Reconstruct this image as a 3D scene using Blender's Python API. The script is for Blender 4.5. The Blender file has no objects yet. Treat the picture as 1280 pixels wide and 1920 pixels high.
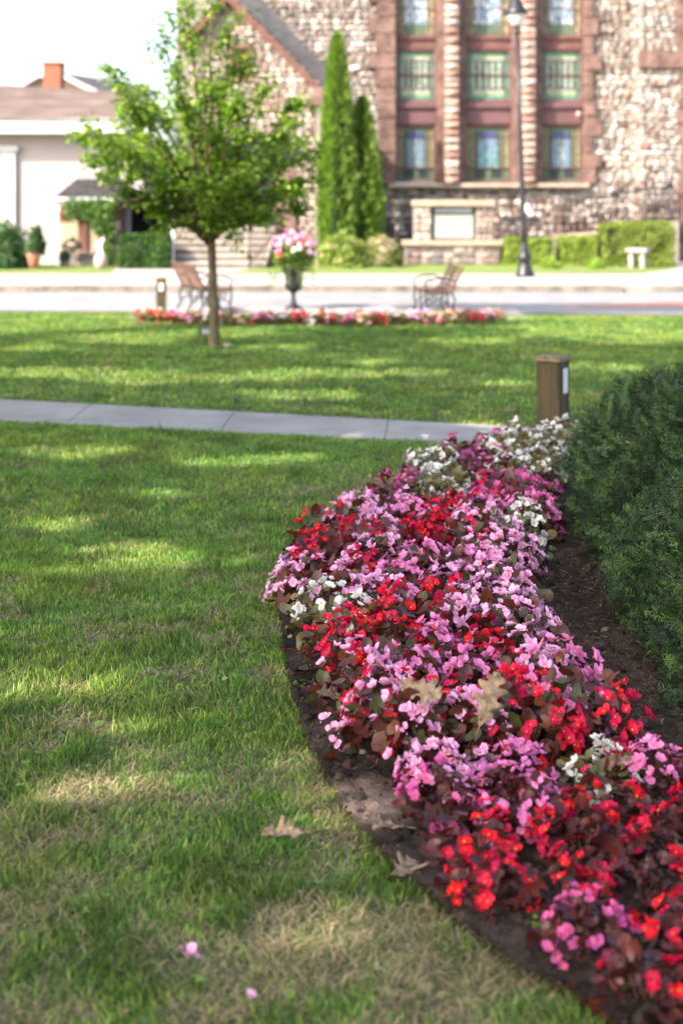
import bpy, bmesh, math, random
import numpy as np
from mathutils import Vector, Matrix
R = math.radians
SC = bpy.context.scene
COL = SC.collection
random.seed(5)
rng = np.random.default_rng(7)

# ------------------------------------------------------------ camera, sky, sun, exposure
F = 2667.0          # focal length in photo pixels (50 mm on a 24 x 36 frame)
HY = 375.0          # horizon row
H = 1.65            # eye height
cam_d = bpy.data.cameras.new("camera")
cam = bpy.data.objects.new("camera", cam_d); COL.objects.link(cam)
cam.location = (0, 0, H); cam.rotation_euler = (R(90), 0, 0)
cam_d.sensor_fit = 'VERTICAL'; cam_d.sensor_height = 36; cam_d.sensor_width = 24; cam_d.lens = 50
cam_d.shift_y = -(960 - HY) / 1920.0
cam_d.clip_start = 0.05; cam_d.clip_end = 2000
cam_d.dof.use_dof = True; cam_d.dof.focus_distance = 5.1; cam_d.dof.aperture_fstop = 2.2
SC.camera = cam

SUN_EL = 39.0
to_sun = Vector((-0.80, -0.60, 0)).normalized() * math.cos(R(SUN_EL)) + Vector((0, 0, math.sin(R(SUN_EL))))
world = bpy.data.worlds.new("World"); SC.world = world; world.use_nodes = True
nt = world.node_tree; nt.nodes.clear()
sky = nt.nodes.new('ShaderNodeTexSky'); sky.sky_type = 'NISHITA'; sky.sun_disc = False
sky.sun_elevation = R(SUN_EL); sky.sun_rotation = math.atan2(to_sun.x, to_sun.y)
sky.dust_density = 3.2; sky.air_density = 0.9; sky.ozone_density = 0.0
bg = nt.nodes.new('ShaderNodeBackground'); bg.inputs['Strength'].default_value = 0.15
wo = nt.nodes.new('ShaderNodeOutputWorld')
nt.links.new(sky.outputs[0], bg.inputs['Color']); nt.links.new(bg.outputs[0], wo.inputs['Surface'])
sd = bpy.data.lights.new("sun", 'SUN'); sd.energy = 3.5; sd.angle = R(0.6); sd.color = (1, 0.93, 0.82)
sun = bpy.data.objects.new("sun", sd); COL.objects.link(sun)
sun.rotation_euler = to_sun.to_track_quat('Z', 'Y').to_euler()
SC.view_settings.view_transform = 'Standard'; SC.view_settings.look = 'None'
SC.view_settings.exposure = 2.05; SC.view_settings.gamma = 1
SC.render.engine = 'CYCLES'
SC.cycles.max_bounces = 8; SC.cycles.transparent_max_bounces = 8

# ------------------------------------------------------------ helpers
def g(px, py, z=0.0):
    """ground point (x, y) seen at a photo position"""
    d = (H - z) * F / (py - HY)
    return ((px - 640) * d / F, d)
def P(px, py, d):
    return ((px - 640) * d / F, d, H - (py - HY) * d / F)
def X(px, d): return (px - 640) * d / F
def Z(py, d): return H - (py - HY) * d / F

def hash2(ix, iy, seed):
    n = (ix.astype(np.int64) * 374761393 + iy.astype(np.int64) * 668265263 + seed * 1442695041) & 0x7fffffff
    n = ((n ^ (n >> 13)) * 1274126177) & 0x7fffffff
    return ((n ^ (n >> 16)) & 0xffff) / 65535.0
def vnoise(x, y, s, seed=0):
    x = np.asarray(x, float) / s + 500; y = np.asarray(y, float) / s + 500
    ix = np.floor(x); iy = np.floor(y); fx = x - ix; fy = y - iy
    fx = fx * fx * (3 - 2 * fx); fy = fy * fy * (3 - 2 * fy)
    a = hash2(ix, iy, seed); b = hash2(ix + 1, iy, seed); c = hash2(ix, iy + 1, seed); d = hash2(ix + 1, iy + 1, seed)
    return (a * (1 - fx) + b * fx) * (1 - fy) + (c * (1 - fx) + d * fx) * fy
def fbm(x, y, s, seed=0):
    return (vnoise(x, y, s, seed) * .5 + vnoise(x, y, s / 2.1, seed + 7) * .3 + vnoise(x, y, s / 4.3, seed + 13) * .2)

def in_poly(x, y, poly):
    x = np.asarray(x, float); y = np.asarray(y, float)
    r = np.zeros(x.shape, bool); n = len(poly); j = n - 1
    for i in range(n):
        xi, yi = poly[i]; xj, yj = poly[j]
        c = ((yi > y) != (yj > y)) & (x < (xj - xi) * (y - yi) / (yj - yi + 1e-12) + xi)
        r ^= c; j = i
    return r

def link(name, data, parent=None, loc=None):
    o = bpy.data.objects.new(name, data); COL.objects.link(o)
    if parent: o.parent = parent
    if loc is not None: o.location = loc
    return o
def tag(o, label=None, cat=None, group=None, kind=None):
    if label: o['label'] = label
    if cat: o['category'] = cat
    if group: o['group'] = group
    if kind: o['kind'] = kind
    return o
def empty(name, loc=(0, 0, 0), rz=0):
    o = link(name, None); o.location = loc; o.rotation_euler.z = rz; o.empty_display_size = .1
    return o
def copy_tree(o, parent=None):
    c = o.copy(); COL.objects.link(c)
    if parent: c.parent = parent
    for ch in list(o.children): copy_tree(ch, c)
    return c

class MB:
    """collects shapes in metres and builds ONE mesh object"""
    def __init__(s): s.v = []; s.f = []; s.sm = []
    def add(s, vs, fs, smooth=False):
        b = len(s.v); s.v += [tuple(v) for v in vs]; s.f += [tuple(b + i for i in f) for f in fs]; s.sm += [smooth] * len(fs); return s
    def box(s, x0, x1, y0, y1, z0, z1, M=None, taper=0):
        t = taper
        vs = [(x0, y0, z0), (x1, y0, z0), (x1, y1, z0), (x0, y1, z0), (x0 + t, y0 + t, z1), (x1 - t, y0 + t, z1), (x1 - t, y1 - t, z1), (x0 + t, y1 - t, z1)]
        if M is not None: vs = [tuple(M @ Vector(v)) for v in vs]
        return s.add(vs, [(0, 3, 2, 1), (4, 5, 6, 7), (0, 1, 5, 4), (1, 2, 6, 5), (2, 3, 7, 6), (3, 0, 4, 7)])
    def prism(s, pts, z0, z1):
        n = len(pts); vs = [(x, y, z0) for x, y in pts] + [(x, y, z1) for x, y in pts]
        return s.add(vs, [tuple(range(n - 1, -1, -1)), tuple(range(n, 2 * n))] + [(i, (i + 1) % n, n + (i + 1) % n, n + i) for i in range(n)])
    def prism_y(s, pts, y0, y1):      # pts in (x, z)
        n = len(pts); vs = [(x, y0, z) for x, z in pts] + [(x, y1, z) for x, z in pts]
        return s.add(vs, [tuple(range(n)), tuple(range(2 * n - 1, n - 1, -1))] + [((i + 1) % n, i, n + i, n + (i + 1) % n) for i in range(n)])
    def lathe(s, prof, cx=0, cy=0, n=20, M=None):
        vs = []; fs = []
        for r, z in prof:
            for k in range(n):
                a = 2 * math.pi * k / n; vs.append((cx + r * math.cos(a), cy + r * math.sin(a), z))
        m = len(prof)
        for i in range(m - 1):
            for k in range(n): fs.append((i * n + k, i * n + (k + 1) % n, (i + 1) * n + (k + 1) % n, (i + 1) * n + k))
        fs.append(tuple(range(n - 1, -1, -1))); fs.append(tuple((m - 1) * n + k for k in range(n)))
        if M is not None: vs = [tuple(M @ Vector(v)) for v in vs]
        return s.add(vs, fs, True)
    def tube(s, pts, rad, n=8):
        pts = [Vector(p) for p in pts]
        if not hasattr(rad, '__len__'): rad = [rad] * len(pts)
        vs = []; fs = []; up = Vector((0.31, 0.2, 0.93)).normalized()
        for i, p in enumerate(pts):
            d = (pts[min(i + 1, len(pts) - 1)] - pts[max(i - 1, 0)]).normalized()
            a = d.cross(up)
            if a.length < .05: a = d.cross(Vector((1, 0, 0)))
            a.normalize(); b = d.cross(a)
            for k in range(n):
                t = 2 * math.pi * k / n; vs.append(p + (a * math.cos(t) + b * math.sin(t)) * rad[i])
        for i in range(len(pts) - 1):
            for k in range(n): fs.append((i * n + k, i * n + (k + 1) % n, (i + 1) * n + (k + 1) % n, (i + 1) * n + k))
        fs.append(tuple(range(n - 1, -1, -1))); fs.append(tuple((len(pts) - 1) * n + k for k in range(n)))
        return s.add(vs, fs, True)
    def build(s, name, mat, parent=None, loc=None, bevel=0):
        me = bpy.data.meshes.new(name); me.from_pydata(s.v, [], s.f); me.update()
        me.polygons.foreach_set('use_smooth', s.sm)
        me.materials.append(mat)
        o = link(name, me, parent, loc)
        if bevel:
            m = o.modifiers.new('bevel', 'BEVEL'); m.width = bevel; m.segments = 2; m.limit_method = 'ANGLE'
        return o

def np_mesh(name, V, tf, N, mat, cols=None, smooth=False):
    """V (N*T,3): N copies of a template whose faces are tf; cols (N*T,3)"""
    T = len(V) // N
    me = bpy.data.meshes.new(name)
    base = (np.arange(N) * T)[:, None]
    flat = np.array([i for f in tf for i in f]); tot = np.array([len(f) for f in tf])
    li = (base + flat[None]).ravel().astype(np.int32)
    lt = np.tile(tot, N).astype(np.int32); ls = np.concatenate([[0], np.cumsum(lt)[:-1]]).astype(np.int32)
    me.vertices.add(len(V)); me.vertices.foreach_set('co', V.astype(np.float32).ravel())
    me.loops.add(len(li)); me.loops.foreach_set('vertex_index', li)
    me.polygons.add(len(lt)); me.polygons.foreach_set('loop_start', ls)
    if smooth: me.polygons.foreach_set('use_smooth', np.ones(len(lt), bool))
    me.update(calc_edges=True)
    if cols is not None:
        at = me.color_attributes.new('col', 'FLOAT_COLOR', 'POINT')
        c = np.ones((len(V), 4), np.float32); c[:, :3] = cols; at.data.foreach_set('color', c.ravel())
    me.materials.append(mat)
    return me
def unit(v): return v / np.maximum(np.linalg.norm(v, axis=-1, keepdims=True), 1e-9)
def scatter(name, tv, tf, O, A, B, C, cols, mat, tint=None, smooth=False):
    """template verts (u,v,w) placed at O + u A + v B + w C; tint: per-template-vertex factor"""
    tv = np.asarray(tv, float); N = len(O)
    V = O[:, None] + tv[None, :, 0:1] * A[:, None] + tv[None, :, 1:2] * B[:, None] + tv[None, :, 2:3] * C[:, None]
    c = np.repeat(cols[:, None], len(tv), 1)
    if tint is not None: c = c * np.asarray(tint)[None, :, None]
    return np_mesh(name, V.reshape(-1, 3), tf, N, mat, c.reshape(-1, 3), smooth)
def rand_dirs(n): return unit(rng.normal(size=(n, 3)))
def frame_from(Nrm, twist=None):
    """random tangent frame round normals"""
    r = rand_dirs(len(Nrm)); A = unit(np.cross(Nrm, r)); B = np.cross(Nrm, A); return A, B

# ------------------------------------------------------------ materials
def nodes_of(m):
    m.use_nodes = True; n = m.node_tree; n.nodes.clear(); return n
def mat(name, c1, c2=None, scale=8, rough=.7, bump=.2, bscale=None, detail=5, spec=.3, metal=0, coat=0, stretch=None, trans=0, bdist=.01, pos=(.35, .65)):
    m = bpy.data.materials.new(name); n = nodes_of(m); L = n.links.new
    out = n.nodes.new('ShaderNodeOutputMaterial'); p = n.nodes.new('ShaderNodeBsdfPrincipled'); L(p.outputs[0], out.inputs[0])
    p.inputs['Roughness'].default_value = rough; p.inputs['Specular IOR Level'].default_value = spec; p.inputs['Metallic'].default_value = metal
    if trans: p.inputs['Transmission Weight'].default_value = trans
    tc = n.nodes.new('ShaderNodeNewGeometry'); mp = n.nodes.new('ShaderNodeMapping'); L(tc.outputs['Position'], mp.inputs[0])
    if stretch: mp.inputs['Scale'].default_value = stretch
    nz = n.nodes.new('ShaderNodeTexNoise'); nz.inputs['Scale'].default_value = scale; nz.inputs['Detail'].default_value = detail; nz.inputs['Roughness'].default_value = .62
    L(mp.outputs[0], nz.inputs['Vector'])
    rp = n.nodes.new('ShaderNodeValToRGB'); rp.color_ramp.elements[0].color = (*c1, 1); rp.color_ramp.elements[1].color = (*(c2 or c1), 1)
    rp.color_ramp.elements[0].position = pos[0]; rp.color_ramp.elements[1].position = pos[1]
    L(nz.outputs[0], rp.inputs[0]); L(rp.outputs[0], p.inputs['Base Color'])
    if bump:
        bz = n.nodes.new('ShaderNodeTexNoise'); bz.inputs['Scale'].default_value = bscale or scale * 3; bz.inputs['Detail'].default_value = 6; L(mp.outputs[0], bz.inputs['Vector'])
        b = n.nodes.new('ShaderNodeBump'); b.inputs['Strength'].default_value = bump; b.inputs['Distance'].default_value = bdist; L(bz.outputs[0], b.inputs['Height']); L(b.outputs[0], p.inputs['Normal'])
    return m
def leafmat(name, trans=.3, rough=.5, spec=.35, varscale=0, var=.0, tcol=(1.0, 1.25, .45)):
    """colour from the mesh's own leaf colours, thin-leaf translucency"""
    m = bpy.data.materials.new(name); n = nodes_of(m); L = n.links.new
    out = n.nodes.new('ShaderNodeOutputMaterial'); p = n.nodes.new('ShaderNodeBsdfPrincipled'); t = n.nodes.new('ShaderNodeBsdfTranslucent'); mx = n.nodes.new('ShaderNodeMixShader')
    a = n.nodes.new('ShaderNodeAttribute'); a.attribute_name = 'col'
    p.inputs['Roughness'].default_value = rough; p.inputs['Specular IOR Level'].default_value = spec
    src = a.outputs['Color']
    if varscale:
        ge = n.nodes.new('ShaderNodeNewGeometry'); nz = n.nodes.new('ShaderNodeTexNoise'); nz.inputs['Scale'].default_value = varscale; L(ge.outputs['Position'], nz.inputs['Vector'])
        mr = n.nodes.new('ShaderNodeMapRange'); mr.inputs['From Min'].default_value = .3; mr.inputs['From Max'].default_value = .7; mr.inputs['To Min'].default_value = 1 - var; mr.inputs['To Max'].default_value = 1 + var
        L(nz.outputs[0], mr.inputs['Value']); ml = n.nodes.new('ShaderNodeVectorMath'); ml.operation = 'SCALE'; L(src, ml.inputs[0]); L(mr.outputs[0], ml.inputs['Scale']); src = ml.outputs[0]
    L(src, p.inputs['Base Color'])
    tm = n.nodes.new('ShaderNodeVectorMath'); tm.operation = 'MULTIPLY'; tm.inputs[1].default_value = tcol; L(src, tm.inputs[0]); L(tm.outputs[0], t.inputs['Color'])
    mx.inputs[0].default_value = trans; L(p.outputs[0], mx.inputs[1]); L(t.outputs[0], mx.inputs[2]); L(mx.outputs[0], out.inputs[0])
    return m
def colmat(name, rough=.8, bump=.3, bscale=30, spec=.2, bdist=.02, varscale=6, var=.25):
    m = leafmat(name, 0, rough, spec, varscale, var); n = m.node_tree; L = n.links.new
    p = [x for x in n.nodes if x.type == 'BSDF_PRINCIPLED'][0]
    ge = n.nodes.new('ShaderNodeNewGeometry'); bz = n.nodes.new('ShaderNodeTexNoise'); bz.inputs['Scale'].default_value = bscale; bz.inputs['Detail'].default_value = 6; L(ge.outputs['Position'], bz.inputs['Vector'])
    b = n.nodes.new('ShaderNodeBump'); b.inputs['Strength'].default_value = bump; b.inputs['Distance'].default_value = bdist; L(bz.outputs[0], b.inputs['Height']); L(b.outputs[0], p.inputs['Normal'])
    return m
M = {}
M['lawnbase'] = mat('lawn_soil', (.06, .07, .025), (.13, .12, .055), 14, .95, .6, 90, bdist=.02)
M['farlawn'] = mat('far_turf', (.10, .15, .03), (.16, .20, .05), 6, .95, .6, 60, bdist=.03)
M['ground'] = mat('ground', (.16, .16, .09), (.22, .20, .13), .3, .95, .1)
M['soil'] = colmat('bed_soil', .95, .9, 120, .1, .012, 25, .35)
M['concrete'] = mat('path_concrete', (.215, .195, .175), (.31, .285, .26), 2.2, .9, .35, 260, bdist=.003, detail=8)
M['walk'] = mat('pavement_concrete', (.26, .23, .205), (.34, .305, .275), 1.2, .9, .1, 60)
M['road'] = mat('asphalt', (.16, .158, .16), (.215, .21, .21), 1.5, .9, .2, 200, bdist=.004)
M['kerb'] = mat('kerb_granite', (.10, .085, .07), (.22, .19, .16), 4, .9, .2)
M['brick'] = mat('brick_paver', (.28, .12, .09), (.38, .17, .13), 12, .9, .2)
M['brownstone'] = mat('brownstone', (.085, .050, .043), (.20, .122, .100), 3.5, .9, .8, 14, bdist=.05)
M['brownstone_dk'] = mat('dark_brownstone', (.095, .045, .035), (.17, .08, .06), 3, .9, .5, 16, bdist=.03)
M['sill'] = mat('sandstone_sill', (.26, .20, .15), (.36, .28, .21), 3, .9, .3)
M['stone'] = colmat('rock_faced_stone', .85, 1.0, 11, .25, .07, 5, .22)
M['mortar'] = mat('mortar', (.17, .145, .13), (.27, .235, .21), 8, .95, .3)
M['maroon'] = mat('maroon_panel', (.10, .048, .052), (.13, .066, .070), 2, .5, .05)
M['frame'] = mat('window_frame', (.10, .045, .04), (.15, .07, .06), 3, .6, .05)
M['slate'] = mat('roof_slate', (.045, .043, .047), (.10, .095, .10), 5, .8, .4, 12, stretch=(1, 1, 4))
M['hood'] = mat('dark_hood_shingle', (.022, .021, .022), (.05, .047, .047), 5, .95, .3, spec=.1)
M['shingle'] = mat('brown_shingle', (.06, .04, .033), (.16, .115, .095), 2.5, .9, .5, 10, stretch=(.5, 1, 5), bdist=.03)
M['trimwhite'] = mat('white_trim', (.42, .42, .43), (.50, .50, .50), 2, .6, .05)
M['chimney'] = mat('chimney_brick', (.20, .065, .04), (.30, .12, .07), 7, .9, .3, stretch=(1, 1, 3))
M['cream'] = mat('cream_boards', (.34, .25, .18), (.42, .32, .23), 2, .8, .1)
M['dark'] = mat('interior_shade', (.012, .010, .012), (.02, .015, .018), 2, .8, 0)  # near-black colour standing for the shade inside openings
M['iron'] = mat('black_iron', (.010, .010, .012), (.02, .02, .023), 20, .45, .1, spec=.3)
M['post'] = mat('lamp_paint', (.012, .013, .017), (.02, .021, .027), 10, .38, .05, spec=.35)
M['glassw'] = mat('frosted_glass', (.48, .48, .45), (.56, .56, .53), 4, .25, 0, spec=.6)
M['wood'] = mat('weathered_timber', (.030, .024, .010), (.095, .074, .034), 14, .85, .7, 60, stretch=(1.6, 1.6, .12), bdist=.006, pos=(.3, .7))
M['woodtop'] = mat('weathered_cap', (.12, .085, .045), (.26, .19, .11), 18, .8, .5, 60, stretch=(1, .3, 1), bdist=.004)
M['benchwood'] = mat('bench_slats', (.075, .034, .018), (.16, .080, .045), 12, .55, .3, stretch=(1, 1, 1))
M['plate'] = mat('light_lens', (.55, .53, .5), (.68, .66, .62), 12, .6, .1)
M['pot'] = mat('terracotta', (.42, .17, .12), (.5, .22, .16), 8, .8, .1)
M['whitecer'] = mat('white_ceramic', (.72, .70, .68), (.8, .78, .76), 6, .4, 0)
M['pinkcer'] = mat('pink_glaze', (.45, .27, .27), (.55, .35, .34), 6, .5, 0)
M['concbench'] = mat('cast_stone', (.20, .185, .165), (.30, .28, .25), 8, .9, .3)
M['stepstone'] = mat('step_stone', (.28, .24, .20), (.38, .33, .29), 4, .9, .2)
M['riser'] = mat('step_riser', (.17, .145, .125), (.24, .205, .18), 4, .9, .2)
M['bark'] = mat('maple_bark', (.075, .055, .028), (.16, .125, .07), 22, .9, .8, 80, stretch=(1, 1, .25), bdist=.01)
M['leaf'] = leafmat('leaf', .45, .45, .4)
M['canopy'] = leafmat('canopy_leaf', .6, .5, .3)
M['needle'] = leafmat('yew_needle', .15, .45, .28)
M['grass'] = leafmat('grass_blade', .32, .55, .3)
M['beleaf'] = leafmat('begonia_leaf', .18, .36, .40, 60, .25, tcol=(1.6, .6, .4))
M['dryleaf'] = mat('dry_oak_leaf', (.15, .095, .05), (.34, .245, .15), 45, .75, .5, 120, bdist=.003)
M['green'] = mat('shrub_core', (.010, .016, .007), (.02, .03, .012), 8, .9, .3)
M['signwhite'] = mat('sign_panel', (.24, .27, .23), (.29, .315, .275), 2, .4, 0)
M['signdark'] = mat('sign_header', (.03, .03, .035), (.045, .045, .05), 2, .5, 0)
M['greyink'] = mat('sign_ink', (.32, .34, .34), (.38, .40, .40), 2, .6, 0)
M['hdrink'] = mat('sign_header_letters', (.50, .50, .58), (.58, .58, .66), 2, .6, 0)

# ------------------------------------------------------------ ground
gx = [(-400, -60), (400, -60), (400, 900), (-400, 900)]
tag(MB().add([(x, y, -.03) for x, y in gx], [(0, 1, 2, 3)]).build('ground', M['ground']), 'dry bare earth reaching out to the horizon behind the buildings', 'ground', kind='structure')

PN0, PN1 = (-9.0, 12.36), (1.62, 9.37)       # path near edge
PF0, PF1 = (-9.0, 13.87), (1.78, 10.1)       # path far edge
def py_near(x): return PN0[1] + (x - PN0[0]) * (PN1[1] - PN0[1]) / (PN1[0] - PN0[0])
def py_far(x): return PF0[1] + (x - PF0[0]) * (PF1[1] - PF0[1]) / (PF1[0] - PF0[0])

# flower bed outline (soil), world metres, from the mown edge
BED_L = [(0.80, 2.2), g(1100, 1920), g(1050, 1890), g(920, 1800), g(800, 1705), g(700, 1612), g(640, 1530), g(580, 1420), g(545, 1310), g(527, 1200), g(522, 1095), g(548, 1030), g(640, 985), g(730, 945), g(800, 905), g(870, 872), g(950, 848)]
BED_POLY = BED_L + [(1.25, 9.42), (1.8, 9.2), (6, 9.0), (6, 2.2)]

nx, ny = 60, 80
def grid_sheet(name, x0, x1, y0, y1, nx, ny, zf, mat_, colf=None, mask=None):
    xs = np.linspace(x0, x1, nx); ys = np.linspace(y0, y1, ny); XX, YY = np.meshgrid(xs, ys)
    ZZ = zf(XX, YY); V = np.stack([XX, YY, ZZ], -1).reshape(-1, 3)
    i = np.arange((nx - 1) * (ny - 1)); r = i // (nx - 1); c = i % (nx - 1); a = r * nx + c
    Fq = np.stack([a, a + 1, a + nx + 1, a + nx], 1)
    if mask is not None:
        cx = V[Fq][:, :, 0].mean(1); cy = V[Fq][:, :, 1].mean(1); Fq = Fq[mask(cx, cy)]
    me = bpy.data.meshes.new(name)
    me.vertices.add(len(V)); me.vertices.foreach_set('co', V.astype(np.float32).ravel())
    me.loops.add(Fq.size); me.loops.foreach_set('vertex_index', Fq.ravel().astype(np.int32))
    me.polygons.add(len(Fq)); me.polygons.foreach_set('loop_start', (np.arange(len(Fq)) * 4).astype(np.int32))
    me.polygons.foreach_set('use_smooth', np.ones(len(Fq), bool)); me.update(calc_edges=True)
    if colf is not None:
        at = me.color_attributes.new('col', 'FLOAT_COLOR', 'POINT'); cc = np.ones((len(V), 4), np.float32); cc[:, :3] = colf(V[:, 0], V[:, 1]); at.data.foreach_set('color', cc.ravel())
    me.materials.append(mat_)
    return link(name, me)
o = MB().add([(-14, -4, 0), (8, -4, 0), (8, 20.4, 0), (-14, 21.9, 0)], [(0, 1, 2, 3)]).build('lawn', M['lawnbase'])
tag(o, 'earth under the mown lawn on both sides of the concrete path', 'lawn', kind='structure')

def soil_z(x, y):
    e = fbm(x, y, .35, 3) * .045 + fbm(x, y, .06, 4) * .022 + (vnoise(x, y, .018, 9) ** 2) * .010
    cr = np.abs(fbm(x, y, .16, 44) - .5); return .004 + e * 1.05 - .008 * np.exp(-(cr / .012) ** 2)
def soil_c(x, y):
    n = fbm(x, y, .25, 21)[:, None]; d = np.array([.028, .020, .015]); l = np.array([.075, .052, .038])
    c = d + (l - d) * np.clip((n - .35) * 2.2, 0, 1)
    sx, sy = g(700, 1540); w = np.exp(-(((x - sx) / .13) ** 2 + ((y - sy) / .12) ** 2))[:, None]  # tan patch painted into the soil where a sun spot falls
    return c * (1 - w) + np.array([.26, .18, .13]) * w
bed = grid_sheet('soil', -.4, 2.4, 2.2, 9.45, 230, 600, soil_z, M['soil'], soil_c, lambda x, y: in_poly(x, y, BED_POLY))
tag(bed, 'dark crumbly soil of the planting bed between lawn and yew', 'soil', kind='structure')

# clods and chips on the soil
N = 9000
cx = rng.uniform(-.35, 1.5, N); cy = rng.uniform(2.3, 8, N); k = in_poly(cx, cy, BED_POLY); cx = cx[k]; cy = cy[k]; N = len(cx)
O = np.stack([cx, cy, soil_z(cx, cy)], 1); s = rng.uniform(.002, .008, N)[:, None] * (1 + 2.6 * (rng.random(N) > .90))[:, None]
nn = rand_dirs(N); A, B = frame_from(nn); tv = [(1, 0, 0), (0, 1, 0), (-1, 0, 0), (0, -1, 0), (0, 0, .9), (0, 0, -.9)]
tf = [(0, 1, 4), (1, 2, 4), (2, 3, 4), (3, 0, 4), (1, 0, 5), (2, 1, 5), (3, 2, 5), (0, 3, 5)]
cc = np.array([.035, .025, .019])[None] * rng.uniform(.6, 2.0, N)[:, None]; pal = rng.random(N) > .965; cc[pal] = np.array([.22, .18, .14])
tag(link('soil_crumbs', scatter('soil_crumbs', tv, tf, O, A * s * 1.3, B * s, nn * s * .8, cc, M['soil'])), 'small clods, chips and grit strewn over the bed soil', 'soil crumbs', kind='stuff')
# needle litter under the yew
N = 9000
cx = rng.uniform(.55, 1.6, N); cy = rng.uniform(3.6, 7.5, N)
O = np.stack([cx, cy, soil_z(cx, cy) + .003], 1); an = rng.uniform(0, 6.28, N); A = np.stack([np.cos(an), np.sin(an), rng.normal(0, .25, N)], 1) * rng.uniform(.008, .022, N)[:, None]; B = np.stack([-np.sin(an), np.cos(an), rng.normal(0, .3, N)], 1) * .0012
cc = np.array([.14, .085, .05])[None] * rng.uniform(.4, 1.6, N)[:, None]
tag(link('needle_litter', scatter('needle_litter', [(-1, -1, 0), (1, -1, 0), (1, 1, 0), (-1, 1, 0)], [(0, 1, 2, 3)], O, A, B, A * 0, cc, M['soil'])), 'brown fallen yew needles on the soil beside the yew', 'needle litter', kind='stuff')

# concrete path, in slabs
pm = MB(); t = 0.0
L0 = 11.2; ts = []
while t < 1.0: ts.append(t); t += 1.22 / L0
ts.append(1.0)
for a, b in zip(ts[:-1], ts[1:]):
    e = .0002
    def lp(p, q, u): return (p[0] + (q[0] - p[0]) * u, p[1] + (q[1] - p[1]) * u)
    sh = .004
    pm.prism([lp(PN0, PN1, a + e + sh), lp(PN0, PN1, b - e + sh), lp(PF0, PF1, b - e - sh), lp(PF0, PF1, a + e - sh)], -.02, .014)
o = pm.build('path', M['concrete'], bevel=.004); tag(o, 'grey concrete slab footpath crossing the lawn', 'path', kind='structure')

# road, pavement, verge
tag(MB().add([(-60, 21.65, .006), (-14, 21.68, .006), (8, 20.3, .006), (60, 17.0, .006), (60, 25.4, .006), (-60, 25.4, .006)], [(0, 1, 2, 3, 4, 5)]).build('road', M['road']), 'sunlit pale grey asphalt street beyond the lawn', 'road', kind='structure')
tag(MB().add([(-3.0, 19.6, .011), (2.6, 19.5, .011), (2.6, 21.5, .011), (-3.0, 21.6, .011)], [(0, 1, 2, 3)]).build('pavement', M['walk']), 'pale paving under the benches and urn', 'pavement', kind='structure')
tag(MB().add([(3.3, 21.9, .011), (5.5, 23.0, .011), (40, 21.6, .011), (40, 20.6, .011)], [(0, 1, 2, 3)]).build('crosswalk', M['brick']), 'red brick crossing strip laid in the street', 'crosswalk', kind='structure')
km = MB(); km.box(-60, X(1165, 25.5), 25.4, 25.6, -.02, .12); km.box(X(1222, 25.5), 60, 25.4, 25.6, -.02, .12)
tag(km.build('kerb', M['kerb'], bevel=.01), 'weathered stone kerb on the far side of the street', 'kerb', kind='structure')
tag(MB().box(-60, 60, 25.61, 29.6, -.02, .115).build('pavement', M['walk']), 'sunlit concrete pavement in front of the church lawn', 'pavement', kind='structure')
vm = MB(); vm.add([(-30, 29.62, .12), (X(215, 30), 29.62, .12), (X(215, 35), 36, .12), (-30, 36, .12)], [(0, 1, 2, 3)])
vm.add([(X(430, 31), 29.62, .12), (X(1205, 29.6), 29.62, .12), (X(1272, 32), 32, .12), (X(1272, 32), 36, .12), (X(560, 36), 36, .12)], [(0, 1, 2, 3, 4)])
tag(vm.build('verge', M['farlawn']), 'strip of sunlit short grass before the church wall', 'verge', kind='structure')
tag(MB().add([(-60, 29.61, .117), (60, 29.61, .117), (60, 45, .117), (-60, 45, .117)], [(0, 1, 2, 3)]).build('forecourt', M['walk']), 'pale paved ground in front of the church steps', 'forecourt', kind='structure')

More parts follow.
